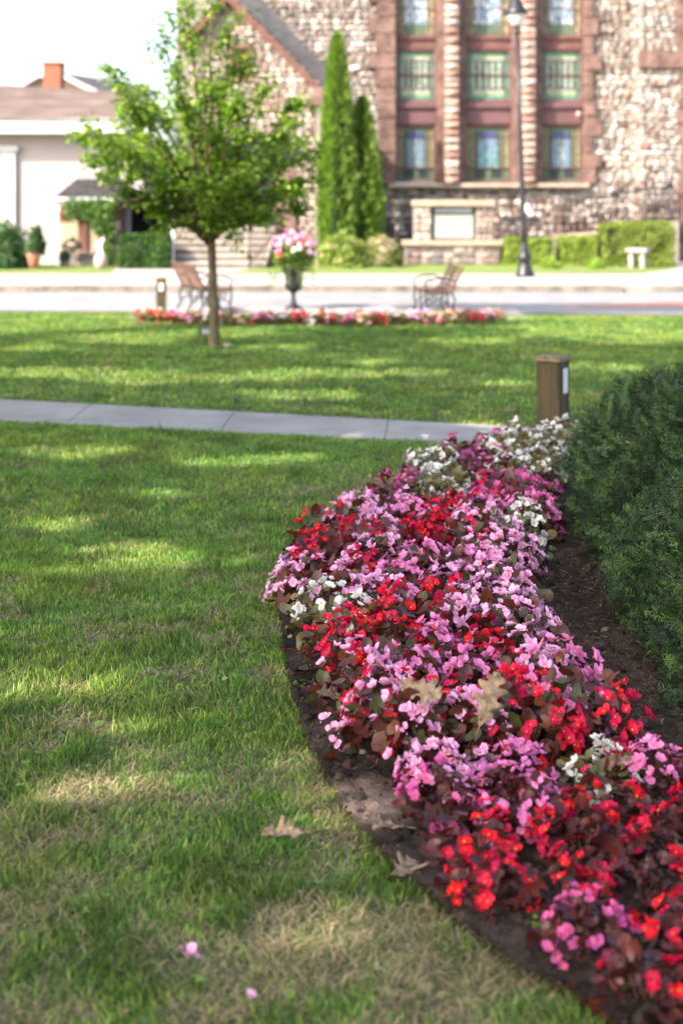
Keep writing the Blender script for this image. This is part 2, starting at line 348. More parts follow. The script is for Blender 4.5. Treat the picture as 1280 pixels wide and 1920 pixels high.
# ------------------------------------------------------------ grass
RING = [(-2.75, 18.95), (-1.3, 18.55), (.3, 18.5), (1.6, 18.7), (2.3, 19.3), (2.1, 19.7), (-2.9, 19.6)]
def grass_patch(n, x0, x1, y0, y1, keep, hmul, wmul, seed):
    x = rng.uniform(x0, x1, n); y = rng.uniform(y0, y1, n)
    k = keep(x, y); x = x[k]; y = y[k]; n = len(x)
    # tuft clumping
    clump = fbm(x, y, .10, seed); k = rng.random(n) < .35 + 1.1 * clump; x = x[k]; y = y[k]; clump = clump[k]; n = len(x)
    dead = fbm(x, y, .55, 31) * .45 + fbm(x, y, .16, 35) * .55
    mot = (fbm(x, y, .13, 135) - .5) * 5.0; dead = (dead - .49) * 5.5 + mot * (y < 7)
    def spot(px, py, rx, ry, w):
        sx, sy = g(px, py); return w * np.exp(-(((x - sx) / rx) ** 2 + ((y - sy) / ry) ** 2))
    dead += spot(660, 920, .40, .55, 2.0) + spot(480, 930, .5, .25, .6) + spot(640, 1760, .28, .28, .8) + spot(850, 1870, .25, .16, .8) + spot(60, 1900, .4, .14, .9) + spot(180, 1480, .30, .15, .9) + spot(600, 1500, .10, .35, .9) + spot(350, 1700, .5, .22, .5)
    dead += np.clip((3.9 - y) * .45, 0, .6) - np.clip((y - 5) * .22, 0, .7)
    dead += np.where(y > 11, -.5 + 1.0 * (fbm(x, y, 1.8, 77) - .45), 0)
    lush = np.clip((fbm(x, y, .26, 51) - .45) * 5, 0, 1)
    isd = rng.random(n) < np.clip(.20 + .38 * dead, .04, .88)
    g1 = np.array([.068, .155, .028]); g2 = np.array([.17, .315, .052]); g3 = np.array([.33, .44, .09])
    u = rng.random(n)[:, None]; col = g1 + (g2 - g1) * u; w = (rng.random(n) < .18 + .25 * (fbm(x, y, .3, 61) - .4))[:, None]; col = np.where(w, g3, col)
    yel = np.clip((fbm(x, y, .5, 91) - .45) * 4, 0, 1)[:, None]; col = col * (1 - .35 * lush[:, None]) * (1 + yel * np.array([.32, .06, .05]))
    dc = np.array([.46, .36, .20]) * rng.uniform(.45, 1.25, n)[:, None]
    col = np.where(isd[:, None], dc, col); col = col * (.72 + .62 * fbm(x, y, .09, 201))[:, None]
    h = rng.uniform(.016, .037, n) * hmul * (.65 + .7 * clump) * (1 + .35 * lush); h = np.where(isd, h * .8, h)
    tall = (rng.random(n) < .02) & ~isd; h = np.where(tall, h * 1.6, h)
    a = rng.uniform(0, 6.283, n); ax = vnoise(x, y, .25, 71) * 6.28 * 2
    lean = rng.uniform(.1, .95, n); lean = np.where(isd, lean + .9, lean)
    dx = np.cos(a) * lean + .25 * np.cos(ax); dy = np.sin(a) * lean + .25 * np.sin(ax)
    up = unit(np.stack([dx * .55, dy * .55, np.ones(n)], 1)) * h[:, None]
    bend = np.stack([dx, dy, -.25 * lean], 1) * (h * .42)[:, None]
    sa = rng.uniform(0, 6.283, n); B = np.stack([np.cos(sa), np.sin(sa), np.zeros(n)], 1) * (rng.uniform(.0007, .0022, n) * wmul)[:, None]
    O = np.stack([x, y, np.full(n, -.001)], 1)
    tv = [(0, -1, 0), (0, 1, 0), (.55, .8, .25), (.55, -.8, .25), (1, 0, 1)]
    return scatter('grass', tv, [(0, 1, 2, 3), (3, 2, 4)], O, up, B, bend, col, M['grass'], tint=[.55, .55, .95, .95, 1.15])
def keep_near(x, y): return (np.abs(x) < .26 * y + 1.25) & ~in_poly(x + (fbm(x, y, .05, 5) - .62) * .09, y, BED_POLY) & (y < py_near(x) + .015) & (x < 1.4)
def keep_strip(d0, d1): return lambda x, y: keep_near(x, y) & (y >= d0) & (y < d1)
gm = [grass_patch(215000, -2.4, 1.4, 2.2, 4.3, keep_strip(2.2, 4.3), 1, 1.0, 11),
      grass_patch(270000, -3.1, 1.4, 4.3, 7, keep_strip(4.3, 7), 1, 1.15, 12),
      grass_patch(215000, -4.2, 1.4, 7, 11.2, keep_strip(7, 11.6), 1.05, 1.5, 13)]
# clover and small broad-leaved weeds among the blades
N = 9000; x = rng.uniform(-3.4, 1.3, N); y = rng.uniform(2.4, 10.9, N)
w_ = np.zeros(N)
for (px_, py_, rx, ry) in ((600, 870, .5, .5), (480, 850, .5, .3), (700, 850, .4, .3), (270, 1700, .12, .12), (100, 1400, .2, .2), (420, 1300, .3, .3), (200, 900, .4, .3)):
    qx, qy = g(px_, py_); w_ += np.exp(-(((x - qx) / rx) ** 2 + ((y - qy) / ry) ** 2))
k = keep_near(x, y) & (rng.random(N) < .06 + w_ * .8); x, y = x[k], y[k]; n = len(x); O = np.stack([x, y, rng.uniform(.015, .04, n)], 1); O = np.repeat(O, 3, 0); a = np.repeat(rng.uniform(0, 6.28, n), 3) + np.tile([0, 2.09, 4.19], n)
A = np.stack([np.cos(a), np.sin(a), rng.uniform(0, .5, 3 * n)], 1); B = np.stack([-np.sin(a), np.cos(a), rng.normal(0, .2, 3 * n)], 1); s = np.repeat(rng.uniform(.007, .014, n), 3)[:, None]
cc = np.repeat(np.array([.13, .24, .05]) * rng.uniform(.7, 1.5, n)[:, None], 3, 0)
tag(link('clover', scatter('clover', [(0, 0, 0), (.6, .45, .1), (1, .25, 0), (1, -.25, 0), (.6, -.45, .1)], [(0, 4, 3, 2, 1)], O, A * s, B * s, np.cross(A, B) * s, cc, M['grass'])), 'clover and small weeds growing among the lawn grass', 'clover', kind='stuff')
N = 260; x = rng.uniform(-5, 3.5, N); y = 2.6 + 15 * rng.random(N) ** 1.6; k = np.abs(x) < .25 * y + .4; x, y = x[k], y[k]; n = len(x)
zz = np.where(in_poly(x, y, BED_POLY), soil_z(x, y) + .006, .022); nn = unit(rand_dirs(n) * .5 + np.array([0, 0, 1.])); A, B = frame_from(nn); s = (rng.uniform(.006, .020, n) * (1 + .06 * y))[:, None]
tag(link('leaf_litter', scatter('leaf_litter', [(-1, -.2, .2), (-.3, -.7, 0), (.3, -.4, .1), (1, -.3, .35), (.8, .4, .2), (.1, .6, -.1), (-.6, .5, .2)], [(0, 1, 2, 5, 6), (2, 3, 4, 5)], np.stack([x, y, zz], 1), A * s, B * s * .8, nn * s, np.array([.30, .20, .11])[None] * rng.uniform(.5, 1.6, n)[:, None], M['grass'])), 'torn bits of dry brown leaf scattered over lawn and soil', 'leaf litter', kind='stuff')
for me in gm[:1]: tag(link('grass', me), 'mixed green and straw grass blades nearest the camera', 'grass', kind='stuff')
tag(link('grass', gm[1]), 'green lawn grass beside the flower bed', 'grass', kind='stuff')
tag(link('grass', gm[2]), 'lawn grass running up to the concrete path', 'grass', kind='stuff')
def keep_far(x, y): return (np.abs(x) < .26 * y + .8) & (y > py_far(np.minimum(x, 1.78)) + .0) & (y < 20.35 - .07 * (x - 0) ) & ~in_poly(x, y, RING)
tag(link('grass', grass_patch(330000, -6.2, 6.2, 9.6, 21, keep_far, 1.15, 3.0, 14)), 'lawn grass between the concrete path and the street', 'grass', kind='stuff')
def keep_r(x, y): return (x > 1.4) & (x < 3.5) & (y < 10.4) & (y > 9.2)

# ------------------------------------------------------------ stone walls
def stone_mesh(regions, seed=1, avg=(.08, .16), w=(.10, .27), bulge=(.03, .09), palette=None, dark=None):
    """regions: (x0,x1,z0,z1,ydepth, mode) facing -Y, or mode 'L' facing -X with x0..x1 meaning y range and ydepth the x"""
    r = random.Random(seed); V = []; C = []
    pal = palette or [(.56, .50, .44), (.47, .41, .35), (.62, .57, .52), (.42, .37, .33), (.52, .43, .35), (.34, .29, .26), (.58, .52, .45), (.42, .32, .26), (.66, .62, .58), (.44, .40, .37)]
    nu, nv = 5, 4
    for (x0, x1, z0, z1, yd, mode, keep) in regions:
        z = z0
        while z < z1 - .02:
            h = r.uniform(*avg)
            if z + h > z1 - .06: h = z1 - z
            x = x0 - r.uniform(0, .1) * 0
            while x < x1 - .02:
                ww = r.uniform(*w) * (1.25 if h > .15 else 1)
                if x + ww > x1 - .08: ww = x1 - x
                hh = h * r.uniform(.88, 1.0); zz = z + r.uniform(0, h - hh)
                if keep is None or keep(x + ww / 2, zz + hh / 2):
                    c = r.choice(pal); k = r.uniform(.75, 1.15)
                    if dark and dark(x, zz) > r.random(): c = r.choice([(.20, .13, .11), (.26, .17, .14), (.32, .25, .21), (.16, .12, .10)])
                    b = r.uniform(*bulge); tx = r.uniform(-.5, .5) * b; tz = r.uniform(-.5, .5) * b
                    for j in range(nv):
                        for i in range(nu):
                            u = i / (nu - 1); v = j / (nv - 1)
                            e = (1 - abs(2 * u - 1) ** 3) * (1 - abs(2 * v - 1) ** 3)
                            p = e * (b + tx * (2 * u - 1) + tz * (2 * v - 1) + r.uniform(-.35, .35) * b)
                            jx = r.uniform(-.08, .08) * ww * (0 < u < 1); jz = r.uniform(-.08, .08) * hh * (0 < v < 1)
                            a_, z_ = x + .012 + u * (ww - .024) + jx, zz + .010 + v * (hh - .020) + jz
                            if mode == 'F': V.append((a_, yd - p, z_))
                            else: V.append((yd - p, a_, z_))
                            C.append((c[0] * k * .76, c[1] * k * .735, c[2] * k * .74))
                x += ww
            z += h
    T = nu * nv
    tf = [(j * nu + i, j * nu + i + 1, (j + 1) * nu + i + 1, (j + 1) * nu + i) for j in range(nv - 1) for i in range(nu - 1)]
    return np_mesh('stone_wall', np.array(V), tf, len(V) // T, M['stone'], np.array(C))

CD = 36.0       # church facade distance
church = empty('church', (0, CD, .117))
tag(church, 'stone church with brownstone trim, tall stained glass windows and a side gable', 'church')
iv = Matrix.Translation((0, -CD, -.117))
def ch(o):
    o.parent = church; o.matrix_parent_inverse = iv; return o
ZB, ZT = .117, 9.2
cx_ = lambda px: X(px, CD); cz_ = lambda py: Z(py, CD)
wx0, wx1 = cx_(738), cx_(1097)
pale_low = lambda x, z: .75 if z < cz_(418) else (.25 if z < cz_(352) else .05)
GD = 34.6       # gable wing plane
regs = [(cx_(560), cx_(722), ZB, ZT, CD, 'F', None), (cx_(722), cx_(1110), ZB, cz_(350), CD, 'F', None), (cx_(1110), cx_(1205), ZB, ZT, CD, 'F', None)]
regs.append((cx_(440), cx_(560), cz_(230), ZT, CD, 'F', None))
BD = CD - .75   # buttress
regs += [(X(1198, BD), X(1420, BD), ZB, ZT, BD, 'F', None), (BD, CD, ZB, ZT, X(1198, BD), 'S', None)]
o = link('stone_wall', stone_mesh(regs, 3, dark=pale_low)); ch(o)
mb = MB(); mb.box(cx_(330), wx0 - .01, CD + .04, CD + .5, ZB, ZT); mb.box(wx0 - .01, wx1 + .01, CD + .04, CD + .5, ZB, cz_(350)); mb.box(wx1 + .01, cx_(1500), CD + .04, CD + .5, ZB, ZT)
mb.box(X(1199.5, BD), X(1420, BD), BD + .03, CD + .03, ZB, ZT)
ch(mb.build('mortar_backing', M['mortar']))
# piers between the windows: stone middles and brownstone edges
PD = CD - .05
def pier(xa, xb):
    pr = [(.52, .42, .35), (.56, .46, .39), (.42, .26, .20), (.46, .30, .24), (.50, .37, .30), (.38, .23, .18), (.44, .31, .25)]
    q = stone_mesh([(cx_(xa + 14), cx_(xb - 12), cz_(345), ZT, PD - .25, 'F', None)], int(xa), (.14, .26), (.30, .5), (.05, .12), pr)
    q.name = 'pier'; po = ch(link('pier', q))
    m = MB(); m.box(cx_(xa), cx_(xb), PD - .04, CD + .42, cz_(345), ZT); m.box(cx_(xa + 12), cx_(xb - 12), PD - .24, PD - .041, cz_(345), ZT)
    j = m.build('pier_jamb', M['brownstone']); j.parent = po
    return po
pier(818, 871); pier(960, 1013)
# jambs left and right as rough brownstone quoins of varying width
def quoins(xa, xb, side, seed):
    r = random.Random(seed); q = MB(); z = cz_(345); i = 0
    while z < ZT:
        h = r.uniform(.34, .5); e = r.choice([0, 9, 16]) if i % 2 else r.choice([0, 4])
        a, b = (xa - e, xb) if side < 0 else (xa, xb + e)
        q.box(cx_(a), cx_(b), CD - .12 - r.uniform(0, .03), CD + .42, z + .008, z + h - .008, taper=0); z += h; i += 1
    return ch(q.build('window_jamb', M['brownstone'], bevel=.015))
quoins(707, 741, -1, 4); quoins(1094, 1110, 1, 9)
ch(MB().box(cx_(770), cx_(1102), CD - .26, CD + .4, cz_(352), cz_(344.5)).box(cx_(727), cx_(769.8), CD - .2, CD + .4, cz_(353), cz_(345)).build('window_sill', M['sill'], bevel=.02))
ch(MB().box(X(1196, BD), X(1425, BD), BD - .14, CD - .02, Z(129, BD), Z(97, BD)).build('stone_band', M['brownstone'], bevel=.03))
q = MB(); z = ZB; r = random.Random(2)
while z < ZT:
    h = r.uniform(.3, .5); q.box(X(1266 + r.choice([0, 8]), BD), X(1300, BD), BD - .10, BD + .02, z + .01, z + h - .01); z += h
ch(q.build('corner_quoin', M['brownstone'], bevel=.02))

# stained glass
def sglass_mat(name, seed):
    m = bpy.data.materials.new(name); n = nodes_of(m); L = n.links.new
    out = n.nodes.new('ShaderNodeOutputMaterial'); p = n.nodes.new('ShaderNodeBsdfPrincipled'); L(p.outputs[0], out.inputs[0])
    a = n.nodes.new('ShaderNodeAttribute'); a.attribute_name = 'col'; L(a.outputs['Color'], p.inputs['Base Color'])
    p.inputs['Roughness'].default_value = .35; p.inputs['Specular IOR Level'].default_value = .2
    return m
M['sglass'] = sglass_mat('stained_glass', 1)
def glass_window(xa, xb, ya, yb, kind, seed):
    """a window: frame, lead grid and a pane made of small coloured pieces"""
    r = random.Random(seed); yd = CD + .26
    X0, X1, Z1, Z0 = cx_(xa), cx_(xb), cz_(ya), cz_(yb)
    fr = MB(); t = .06
    fr.box(X0, X0 + t, yd - .08, yd + .05, Z0, Z1).box(X1 - t, X1, yd - .08, yd + .05, Z0, Z1).box(X0 + t, X1 - t, yd - .078, yd + .05, Z0, Z0 + t).box(X0 + t, X1 - t, yd - .078, yd + .05, Z1 - t, Z1)
    if kind != 'low': fr.box(X0 + t, X1 - t, yd - .05, yd + .03, (Z0 + Z1) / 2 + .0, (Z0 + Z1) / 2 + .035)
    else: fr.box(X0 + t, X1 - t, yd - .05, yd + .03, Z0 + (Z1 - Z0) * .24, Z0 + (Z1 - Z0) * .24 + .03)
    w = ch(fr.build('window', M['frame'], bevel=.005))
    nu, nv = 26, 30; V = []; Fc = []; C = []
    gd = (.05, .085, .06); gl = (.10, .14, .09); wh = (.34, .35, .30); bl = (.06, .08, .20); lb = (.15, .22, .30); am = (.34, .25, .14); te = (.08, .22, .18); dk = (.03, .045, .045)
    for j in range(nv):
        for i in range(nu):
            u = (i + .5) / nu; v = (j + .5) / nv; s = abs(u - .5) * 2
            if kind == 'mid':
                if s > .86 or v < .07 or v > .93: c = te
                elif s > .80 or v < .12 or v > .88: c = (.22, .32, .16)
                elif v < .22 or v > .80: c = wh
                else:
                    ph = (u - .1) * 5.0 / .8; k = ph - math.floor(ph)
                    c = wh if (k < .5) else r.choice([gd, te, dk])
                    if k < .5 and r.random() < .15: c = am
            elif kind == 'up':
                if s > .62: c = r.choice([gl, gl, am, gd]) if (i % 3) else am
                elif v > .62: c = bl if v < .9 else lb
                elif v > .5: c = gd
                elif v > .32: c = dk if (i + j) % 3 else gl
                elif v > .1: c = lb if r.random() < .5 else (.42, .46, .48)
                else: c = gl
            else:
                if v < .22: c = gl if abs(v - .12) > .07 or (s > .7 or s < .12) else dk
                elif s > .62: c = am if i % 3 == 0 else gl
                elif v > .9: c = gl
                elif v > .76: c = bl if s < .42 else gd
                elif s < .48:
                    if seed % 2: c = lb if s > .16 else r.choice([gl, (.36, .40, .34), lb])
                    else: c = lb if v > .5 and r.random() < .75 else r.choice([te, (.16, .32, .36), lb])
                else: c = gd
            k = r.uniform(.55, 1.0); c = tuple(q * k for q in c)
            a0 = X0 + t + (X1 - X0 - 2 * t) * i / nu; a1 = X0 + t + (X1 - X0 - 2 * t) * (i + 1) / nu
            b0 = Z0 + t + (Z1 - Z0 - 2 * t) * j / nv; b1 = Z0 + t + (Z1 - Z0 - 2 * t) * (j + 1) / nv
            tx = r.uniform(-.0015, .0015); ty = r.uniform(-.0015, .0015)
            for (xx, zz, e) in ((a0, b0, tx), (a1, b0, ty), (a1, b1, -tx), (a0, b1, -ty)): V.append((xx, yd + e, zz)); C.append(c)
    me = np_mesh('pane', np.array(V), [(0, 1, 2, 3)], len(V) // 4, M['sglass'], np.array(C))
    pn = link('pane', me, w)
    # lead bars
    ld = MB(); 
    for k in (.2, .8) if kind != 'mid' else (.14, .86): ld.box(X0 + (X1 - X0) * k - .01, X0 + (X1 - X0) * k + .01, yd - .02, yd + .01, Z0 + t, Z1 - t)
    for k in (.25, .78) : ld.box(X0 + t, X1 - t, yd - .0215, yd + .008, Z0 + (Z1 - Z0) * k - .008, Z0 + (Z1 - Z0) * k + .008)
    ld.build('lead_bar', M['frame'], w)
for i, (xa, xb) in enumerate(((741, 818), (872, 960), (1014, 1094))):
    glass_window(xa, xb, 232, 342, 'low', 1 + i)
    glass_window(xa, xb, 90, 190, 'mid', 11 + i)
    glass_window(xa, xb, -150, 68, 'up', 21 + i)
    # maroon spandrel panel and dark transom
    ch(MB().box(cx_(xa), cx_(xb), CD + .14, CD + .4, cz_(231.8), cz_(190.2)).box(cx_(xa) , cx_(xb), CD + .06, CD + .139, cz_(202), cz_(192.5)).build('spandrel_panel', M['maroon'], bevel=.01))
    ch(MB().box(cx_(xa), cx_(xb), CD + .16, CD + .4, cz_(89.8), cz_(84)).box(cx_(xa), cx_(xb), CD + .2, CD + .4, cz_(83.8), cz_(72)).box(cx_(xa), cx_(xb), CD + .14, CD + .4, cz_(71.8), cz_(68.2)).build('transom', M['frame']))

# gable wing
gxp, gzp = X(428, GD), Z(-8, GD)
def rake(x):
    return gzp - (x - gxp) * (Z(-8, GD) - Z(172, GD)) / (X(604, GD) - gxp) if x > gxp else gzp - (gxp - x) * (Z(-8, GD) - Z(78, GD)) / (gxp - X(344, GD))
greg = [(X(356, GD), X(600, GD), Z(405, GD), gzp, GD, 'F', lambda x, z: z < rake(x) - .05 and not (abs(x - X(452, GD)) < .28 and Z(152, GD) < z < Z(92, GD)) and not (X(372, GD) < x < X(560, GD) and z < Z(255, GD)))]
greg.append((X(356, GD), X(600, GD), ZB, Z(405, GD), GD, 'F', lambda x, z: x > X(562, GD)))
ch(link('gable_wall', stone_mesh(greg, 8, palette=[(.55, .46, .40), (.62, .54, .48), (.48, .38, .32), (.40, .28, .23), (.66, .60, .55), (.52, .38, .31)])))
pts = [(X(356, GD), ZB), (X(600, GD), ZB), (X(600, GD), rake(X(600, GD))), (gxp, gzp), (X(356, GD), rake(X(356, GD)))]
ch(MB().prism_y(pts, GD + .03, GD + .5).build('gable_backing', M['mortar']))
def rakeboard(xa, xb, th=.16, dep=.3):
    za, zb = rake(xa), rake(xb)
    return MB().prism_y([(xa, za - th), (xb, zb - th), (xb, zb + .05), (xa, za + .05)], GD - dep, GD + .02)
ch(rakeboard(gxp, X(607, GD)).build('rake_board', M['brownstone_dk'])); ch(rakeboard(X(338, GD), gxp - .001).build('rake_board', M['brownstone_dk']))
# slate roof of the wing running back to the nave
for sgn, xe in ((1, X(612, GD)), (-1, X(334, GD))):
    ze = rake(xe) if sgn > 0 else rake(xe)
    ch(MB().add([(gxp, GD - .32, gzp + .09), (xe, GD - .32, ze + .09), (xe, CD + (0 if sgn > 0 else 3), ze + .09), (gxp, CD + (0 if sgn > 0 else 3), gzp + .09), (gxp, GD - .32, gzp + .052), (xe, GD - .32, ze + .052), (xe, CD, ze + .052), (gxp, CD, gzp + .052)], [(0, 1, 2, 3), (4, 5, 6, 7), (0, 1, 5, 4)]).build('wing_roof', M['slate']))
ch(MB().add([(X(470, CD), CD - .35, Z(-25, CD)), (X(628, CD), CD - .35, Z(150, CD)), (X(608, CD), CD - .35, Z(165, CD)), (X(440, CD), CD - .35, Z(-5, CD)), (X(470, CD), CD - .12, Z(-25, CD)), (X(628, CD), CD - .12, Z(150, CD))], [(0, 3, 2, 1), (0, 1, 5, 4)]).build('roof_flashing', M['slate']))
w = ch(MB().box(X(452, GD) - .3, X(452, GD) + .3, GD - .06, GD + .02, Z(155, GD), Z(146, GD)).box(X(452, GD) - .3, X(452, GD) - .2, GD - .06, GD + .02, Z(146, GD), Z(90, GD)).box(X(452, GD) + .2, X(452, GD) + .3, GD - .06, GD + .02, Z(146, GD), Z(90, GD)).prism_y([(X(452, GD) - .34, Z(90, GD)), (X(452, GD) + .34, Z(90, GD)), (X(452, GD) + .2, Z(78, GD)), (X(452, GD) - .2, Z(78, GD))], GD - .08, GD + .02).build('gable_window', M['brownstone']))
MB().box(X(452, GD) - .2, X(452, GD) + .2, GD - .005, GD + .02, Z(146, GD), Z(90, GD)).build('pane', M['brownstone_dk'], w)
# eave corbel and column of the porch
ch(MB().box(X(572, GD), X(606, GD), GD - .55, GD, Z(197, GD - .5), Z(184, GD - .5)).add([(X(578, GD), GD - .5, Z(184, GD - .5)), (X(606, GD), GD - .5, Z(184, GD - .5)), (X(606, GD), GD, Z(184, GD - .5)), (X(578, GD), GD, Z(184, GD - .5)), (X(590, GD), GD - .3, Z(162, GD - .5)), (X(604, GD), GD - .3, Z(162, GD - .5)), (X(604, GD), GD, Z(162, GD - .5)), (X(590, GD), GD, Z(162, GD - .5))], [(0, 1, 5, 4), (1, 2, 6, 5), (2, 3, 7, 6), (3, 0, 4, 7), (4, 5, 6, 7)]).build('porch_cap', M['brownstone']))
ch(MB().box(X(592, GD), X(605, GD), GD - .45, GD - .2, ZB, Z(197, GD - .5)).build('porch_pillar', M['mortar']))
# shaded porch recess put in as a flat dark sheet, dark red doors
ch(MB().box(X(372, GD), X(560, GD), GD - .002, GD + .029, Z(420, GD), Z(255, GD)).build('porch_shade_sheet', M['dark']))
ch(MB().box(X(515, GD), X(556, GD), GD - .05, GD - .006, Z(432, GD), Z(300, GD)).build('door', M['brownstone'], bevel=.01)); ch(MB().box(X(380, GD), X(422, GD), GD - .05, GD - .006, Z(432, GD), Z(300, GD)).build('door', M['brownstone'], bevel=.01))
# small round pale disc on the right bay
ch(MB().lathe([(.0, -.07), (.05, -.06), (.06, 0), (.05, .06), (.0, .07)], n=12, M=Matrix.Translation((cx_(1084), CD - .0, cz_(214)))).build('pale_disc', M['sill']))

# steps
st = empty('church_steps', (X(410, 33), 33, .117)); tag(st, 'broad stone steps with dark risers leading up to the church porch', 'steps')
ivs = Matrix.Translation((-X(410, 33), -33, -.117))
zt = Z(428, 34.0); nst = 6; z0 = .117; rh = (zt - z0) / nst
for i in range(nst):
    y0 = 31.9 + i * .34
    a = MB().box(X(318, 32.5), X(500 + i * 3, 32.5), y0, 34.5, z0 + i * rh + .001, z0 + (i + 1) * rh - .05).box(X(318, 32.5), X(500 + i * 3, 32.5), y0 - .002, y0 - .0005, z0 + (i + 1) * rh - .075, z0 + (i + 1) * rh - .051).build('step_block', M['riser'], st); a.matrix_parent_inverse = ivs
    a = MB().box(X(318, 32.5) - .02, X(500 + i * 3, 32.5) + .02, y0 - .04, y0 + .36 if i < nst - 1 else 34.5, z0 + (i + 1) * rh - .049, z0 + (i + 1) * rh).build('tread', M['stepstone'], st); a.matrix_parent_inverse = ivs
def railing(name, x0, y0, z0, x1, y1, z1, n, label, hgt=.85, m='iron'):
    e = empty(name, (x0, y0, z0)); tag(e, label, 'railing')
    inv = Matrix.Translation((-x0, -y0, -z0))
    a = MB().tube([(x0, y0, z0 + hgt), (x1, y1, z1 + hgt)], .025).build('handrail', M[m], e); a.matrix_parent_inverse = inv
    a = MB().tube([(x0, y0, z0 + .12), (x1, y1, z1 + .12)], .015).build('bottom_rail', M[m], e); a.matrix_parent_inverse = inv
    for k in range(n):
        u = k / (n - 1); px_, py_, pz_ = x0 + (x1 - x0) * u, y0 + (y1 - y0) * u, z0 + (z1 - z0) * u
        th = .02 if k in (0, n - 1) else .009
        a = MB().tube([(px_, py_, pz_), (px_, py_, pz_ + hgt)], th, 6).build('baluster', M[m], e); a.matrix_parent_inverse = inv
    return e
railing('stair_railing', X(468, 31.7), 31.7, .117, X(530, 33.8), 33.8, zt, 12, 'black iron railing up the right side of the church steps')
railing('stair_railing', X(325, 31.7), 31.7, .117, X(318, 33.8), 33.8, zt, 9, 'pale metal railing beside the clipped hedge at the church steps', m='trimwhite')
railing('iron_fence', X(716, 35), 35.2, .12, X(778, 35), 35.2, .12, 11, 'black iron fence between the arborvitae and the church sign', 1.05)
railing('iron_fence', X(936, 35), 35.2, .12, X(1010, 35), 35.2, .12, 13, 'black iron fence right beside the stone church sign', 1.05)
railing('iron_fence', X(1060, 35), 35.0, .62, X(1262, 35), 35.0, 1.0, 34, 'long black iron fence on the ramp behind the tall hedge', 1.0)
tag(MB().prism_y([(X(938, 35), .1), (X(1270, 35), .1), (X(1270, 35), 1.15), (X(1128, 35), Z(435, 35)), (X(1035, 35), Z(444, 35)), (X(938, 35), Z(446, 35))], 34.9, 35.1).build('ramp_wall', M['mortar']), 'low ramp wall with a sloping pale coping behind the hedges', 'wall')
tag(MB().prism_y([(X(1035, 35), Z(446, 34.85)), (X(1130, 35), Z(438, 34.85)), (X(1130, 35), Z(432, 34.85)), (X(1035, 35), Z(441, 34.85))], 34.75, 34.88).build('ramp_coping', M['sill']), 'pale stone coping sloping up behind the clipped hedges', 'coping')

# church sign
SD = 33.6
sg = empty('church_sign', (X(849, SD), SD, .117)); tag(sg, 'stone monument sign with a framed white message board before the church', 'church sign')
def sp(o): o.parent = sg; o.matrix_parent_inverse = Matrix.Translation((-X(849, SD), -SD, -.117)); return o
grey = [(.24, .19, .17), (.32, .26, .23), (.20, .17, .16), (.38, .31, .27), (.28, .20, .17), (.46, .40, .35)]
q = stone_mesh([(X(760, SD), X(937, SD), .12, Z(461, SD), SD - .02, 'F', None)], 5, (.12, .2), (.14, .34), (.01, .03), grey); sp(link('sign_base', q))
q2 = stone_mesh([(X(776, SD), X(808, SD), Z(451, SD), Z(387, SD), SD - .0, 'F', None)], 6, (.12, .2), (.1, .2), (.01, .03), [(.5, .42, .36), (.42, .34, .3), (.55, .48, .43)]); sp(link('sign_pillar', q2))
q3 = stone_mesh([(X(892, SD), X(925, SD), Z(451, SD), Z(387, SD), SD - .0, 'F', None)], 7, (.12, .2), (.1, .2), (.01, .03), [(.36, .28, .25), (.42, .33, .29), (.3, .23, .2)]); sp(link('sign_pillar', q3))
sp(MB().box(X(760, SD), X(937, SD), SD, SD + .6, .12, Z(461, SD)).box(X(776, SD), X(808, SD), SD + .02, SD + .5, Z(451, SD), Z(387, SD)).box(X(892, SD), X(925, SD), SD + .02, SD + .5, Z(451, SD), Z(387, SD)).build('sign_core', M['mortar']))
sp(MB().box(X(755, SD), X(942, SD), SD - .1, SD + .65, Z(460.8, SD), Z(451, SD)).build('base_coping', M['sill'], bevel=.02))
sp(MB().box(X(773, SD), X(927, SD), SD - .08, SD + .55, Z(386.8, SD), Z(375, SD)).build('top_coping', M['sill'], bevel=.02))
bd = sp(MB().box(X(809, SD), X(891, SD), SD + .10, SD + .3, Z(450, SD), Z(388, SD)).build('board', M['signdark'], bevel=.01))
def bp(o): o.parent = bd; return o
bp(MB().box(X(814, SD), X(887, SD), SD + .085, SD + .098, Z(447, SD), Z(403, SD)).build('message_panel', M['signwhite']))
lt = MB(); r = random.Random(3); x = 816
while x < 884: ww = r.uniform(2.4, 4); lt.box(X(x, SD), X(x + ww, SD), SD + .088, SD + .098, Z(398, SD), Z(391, SD)); x += ww + 1.2
bp(lt.build('header_lettering', M['hdrink']))
lt = MB()
for (ya, xa, xb, hh) in ((407, 836, 866, 2.2), (414, 822, 880, 2.2), (421, 824, 878, 2.2), (428, 830, 872, 2.2), (438, 822, 880, 4)):
    x = xa; lt = MB()
    while x < xb: ww = r.uniform(1.5, 3.5); lt.box(X(x, SD), X(x + ww, SD), SD + .079, SD + .084, Z(ya + hh, SD), Z(ya, SD)); x += ww + 1.1
    bp(lt.build('lettering', M['greyink']))

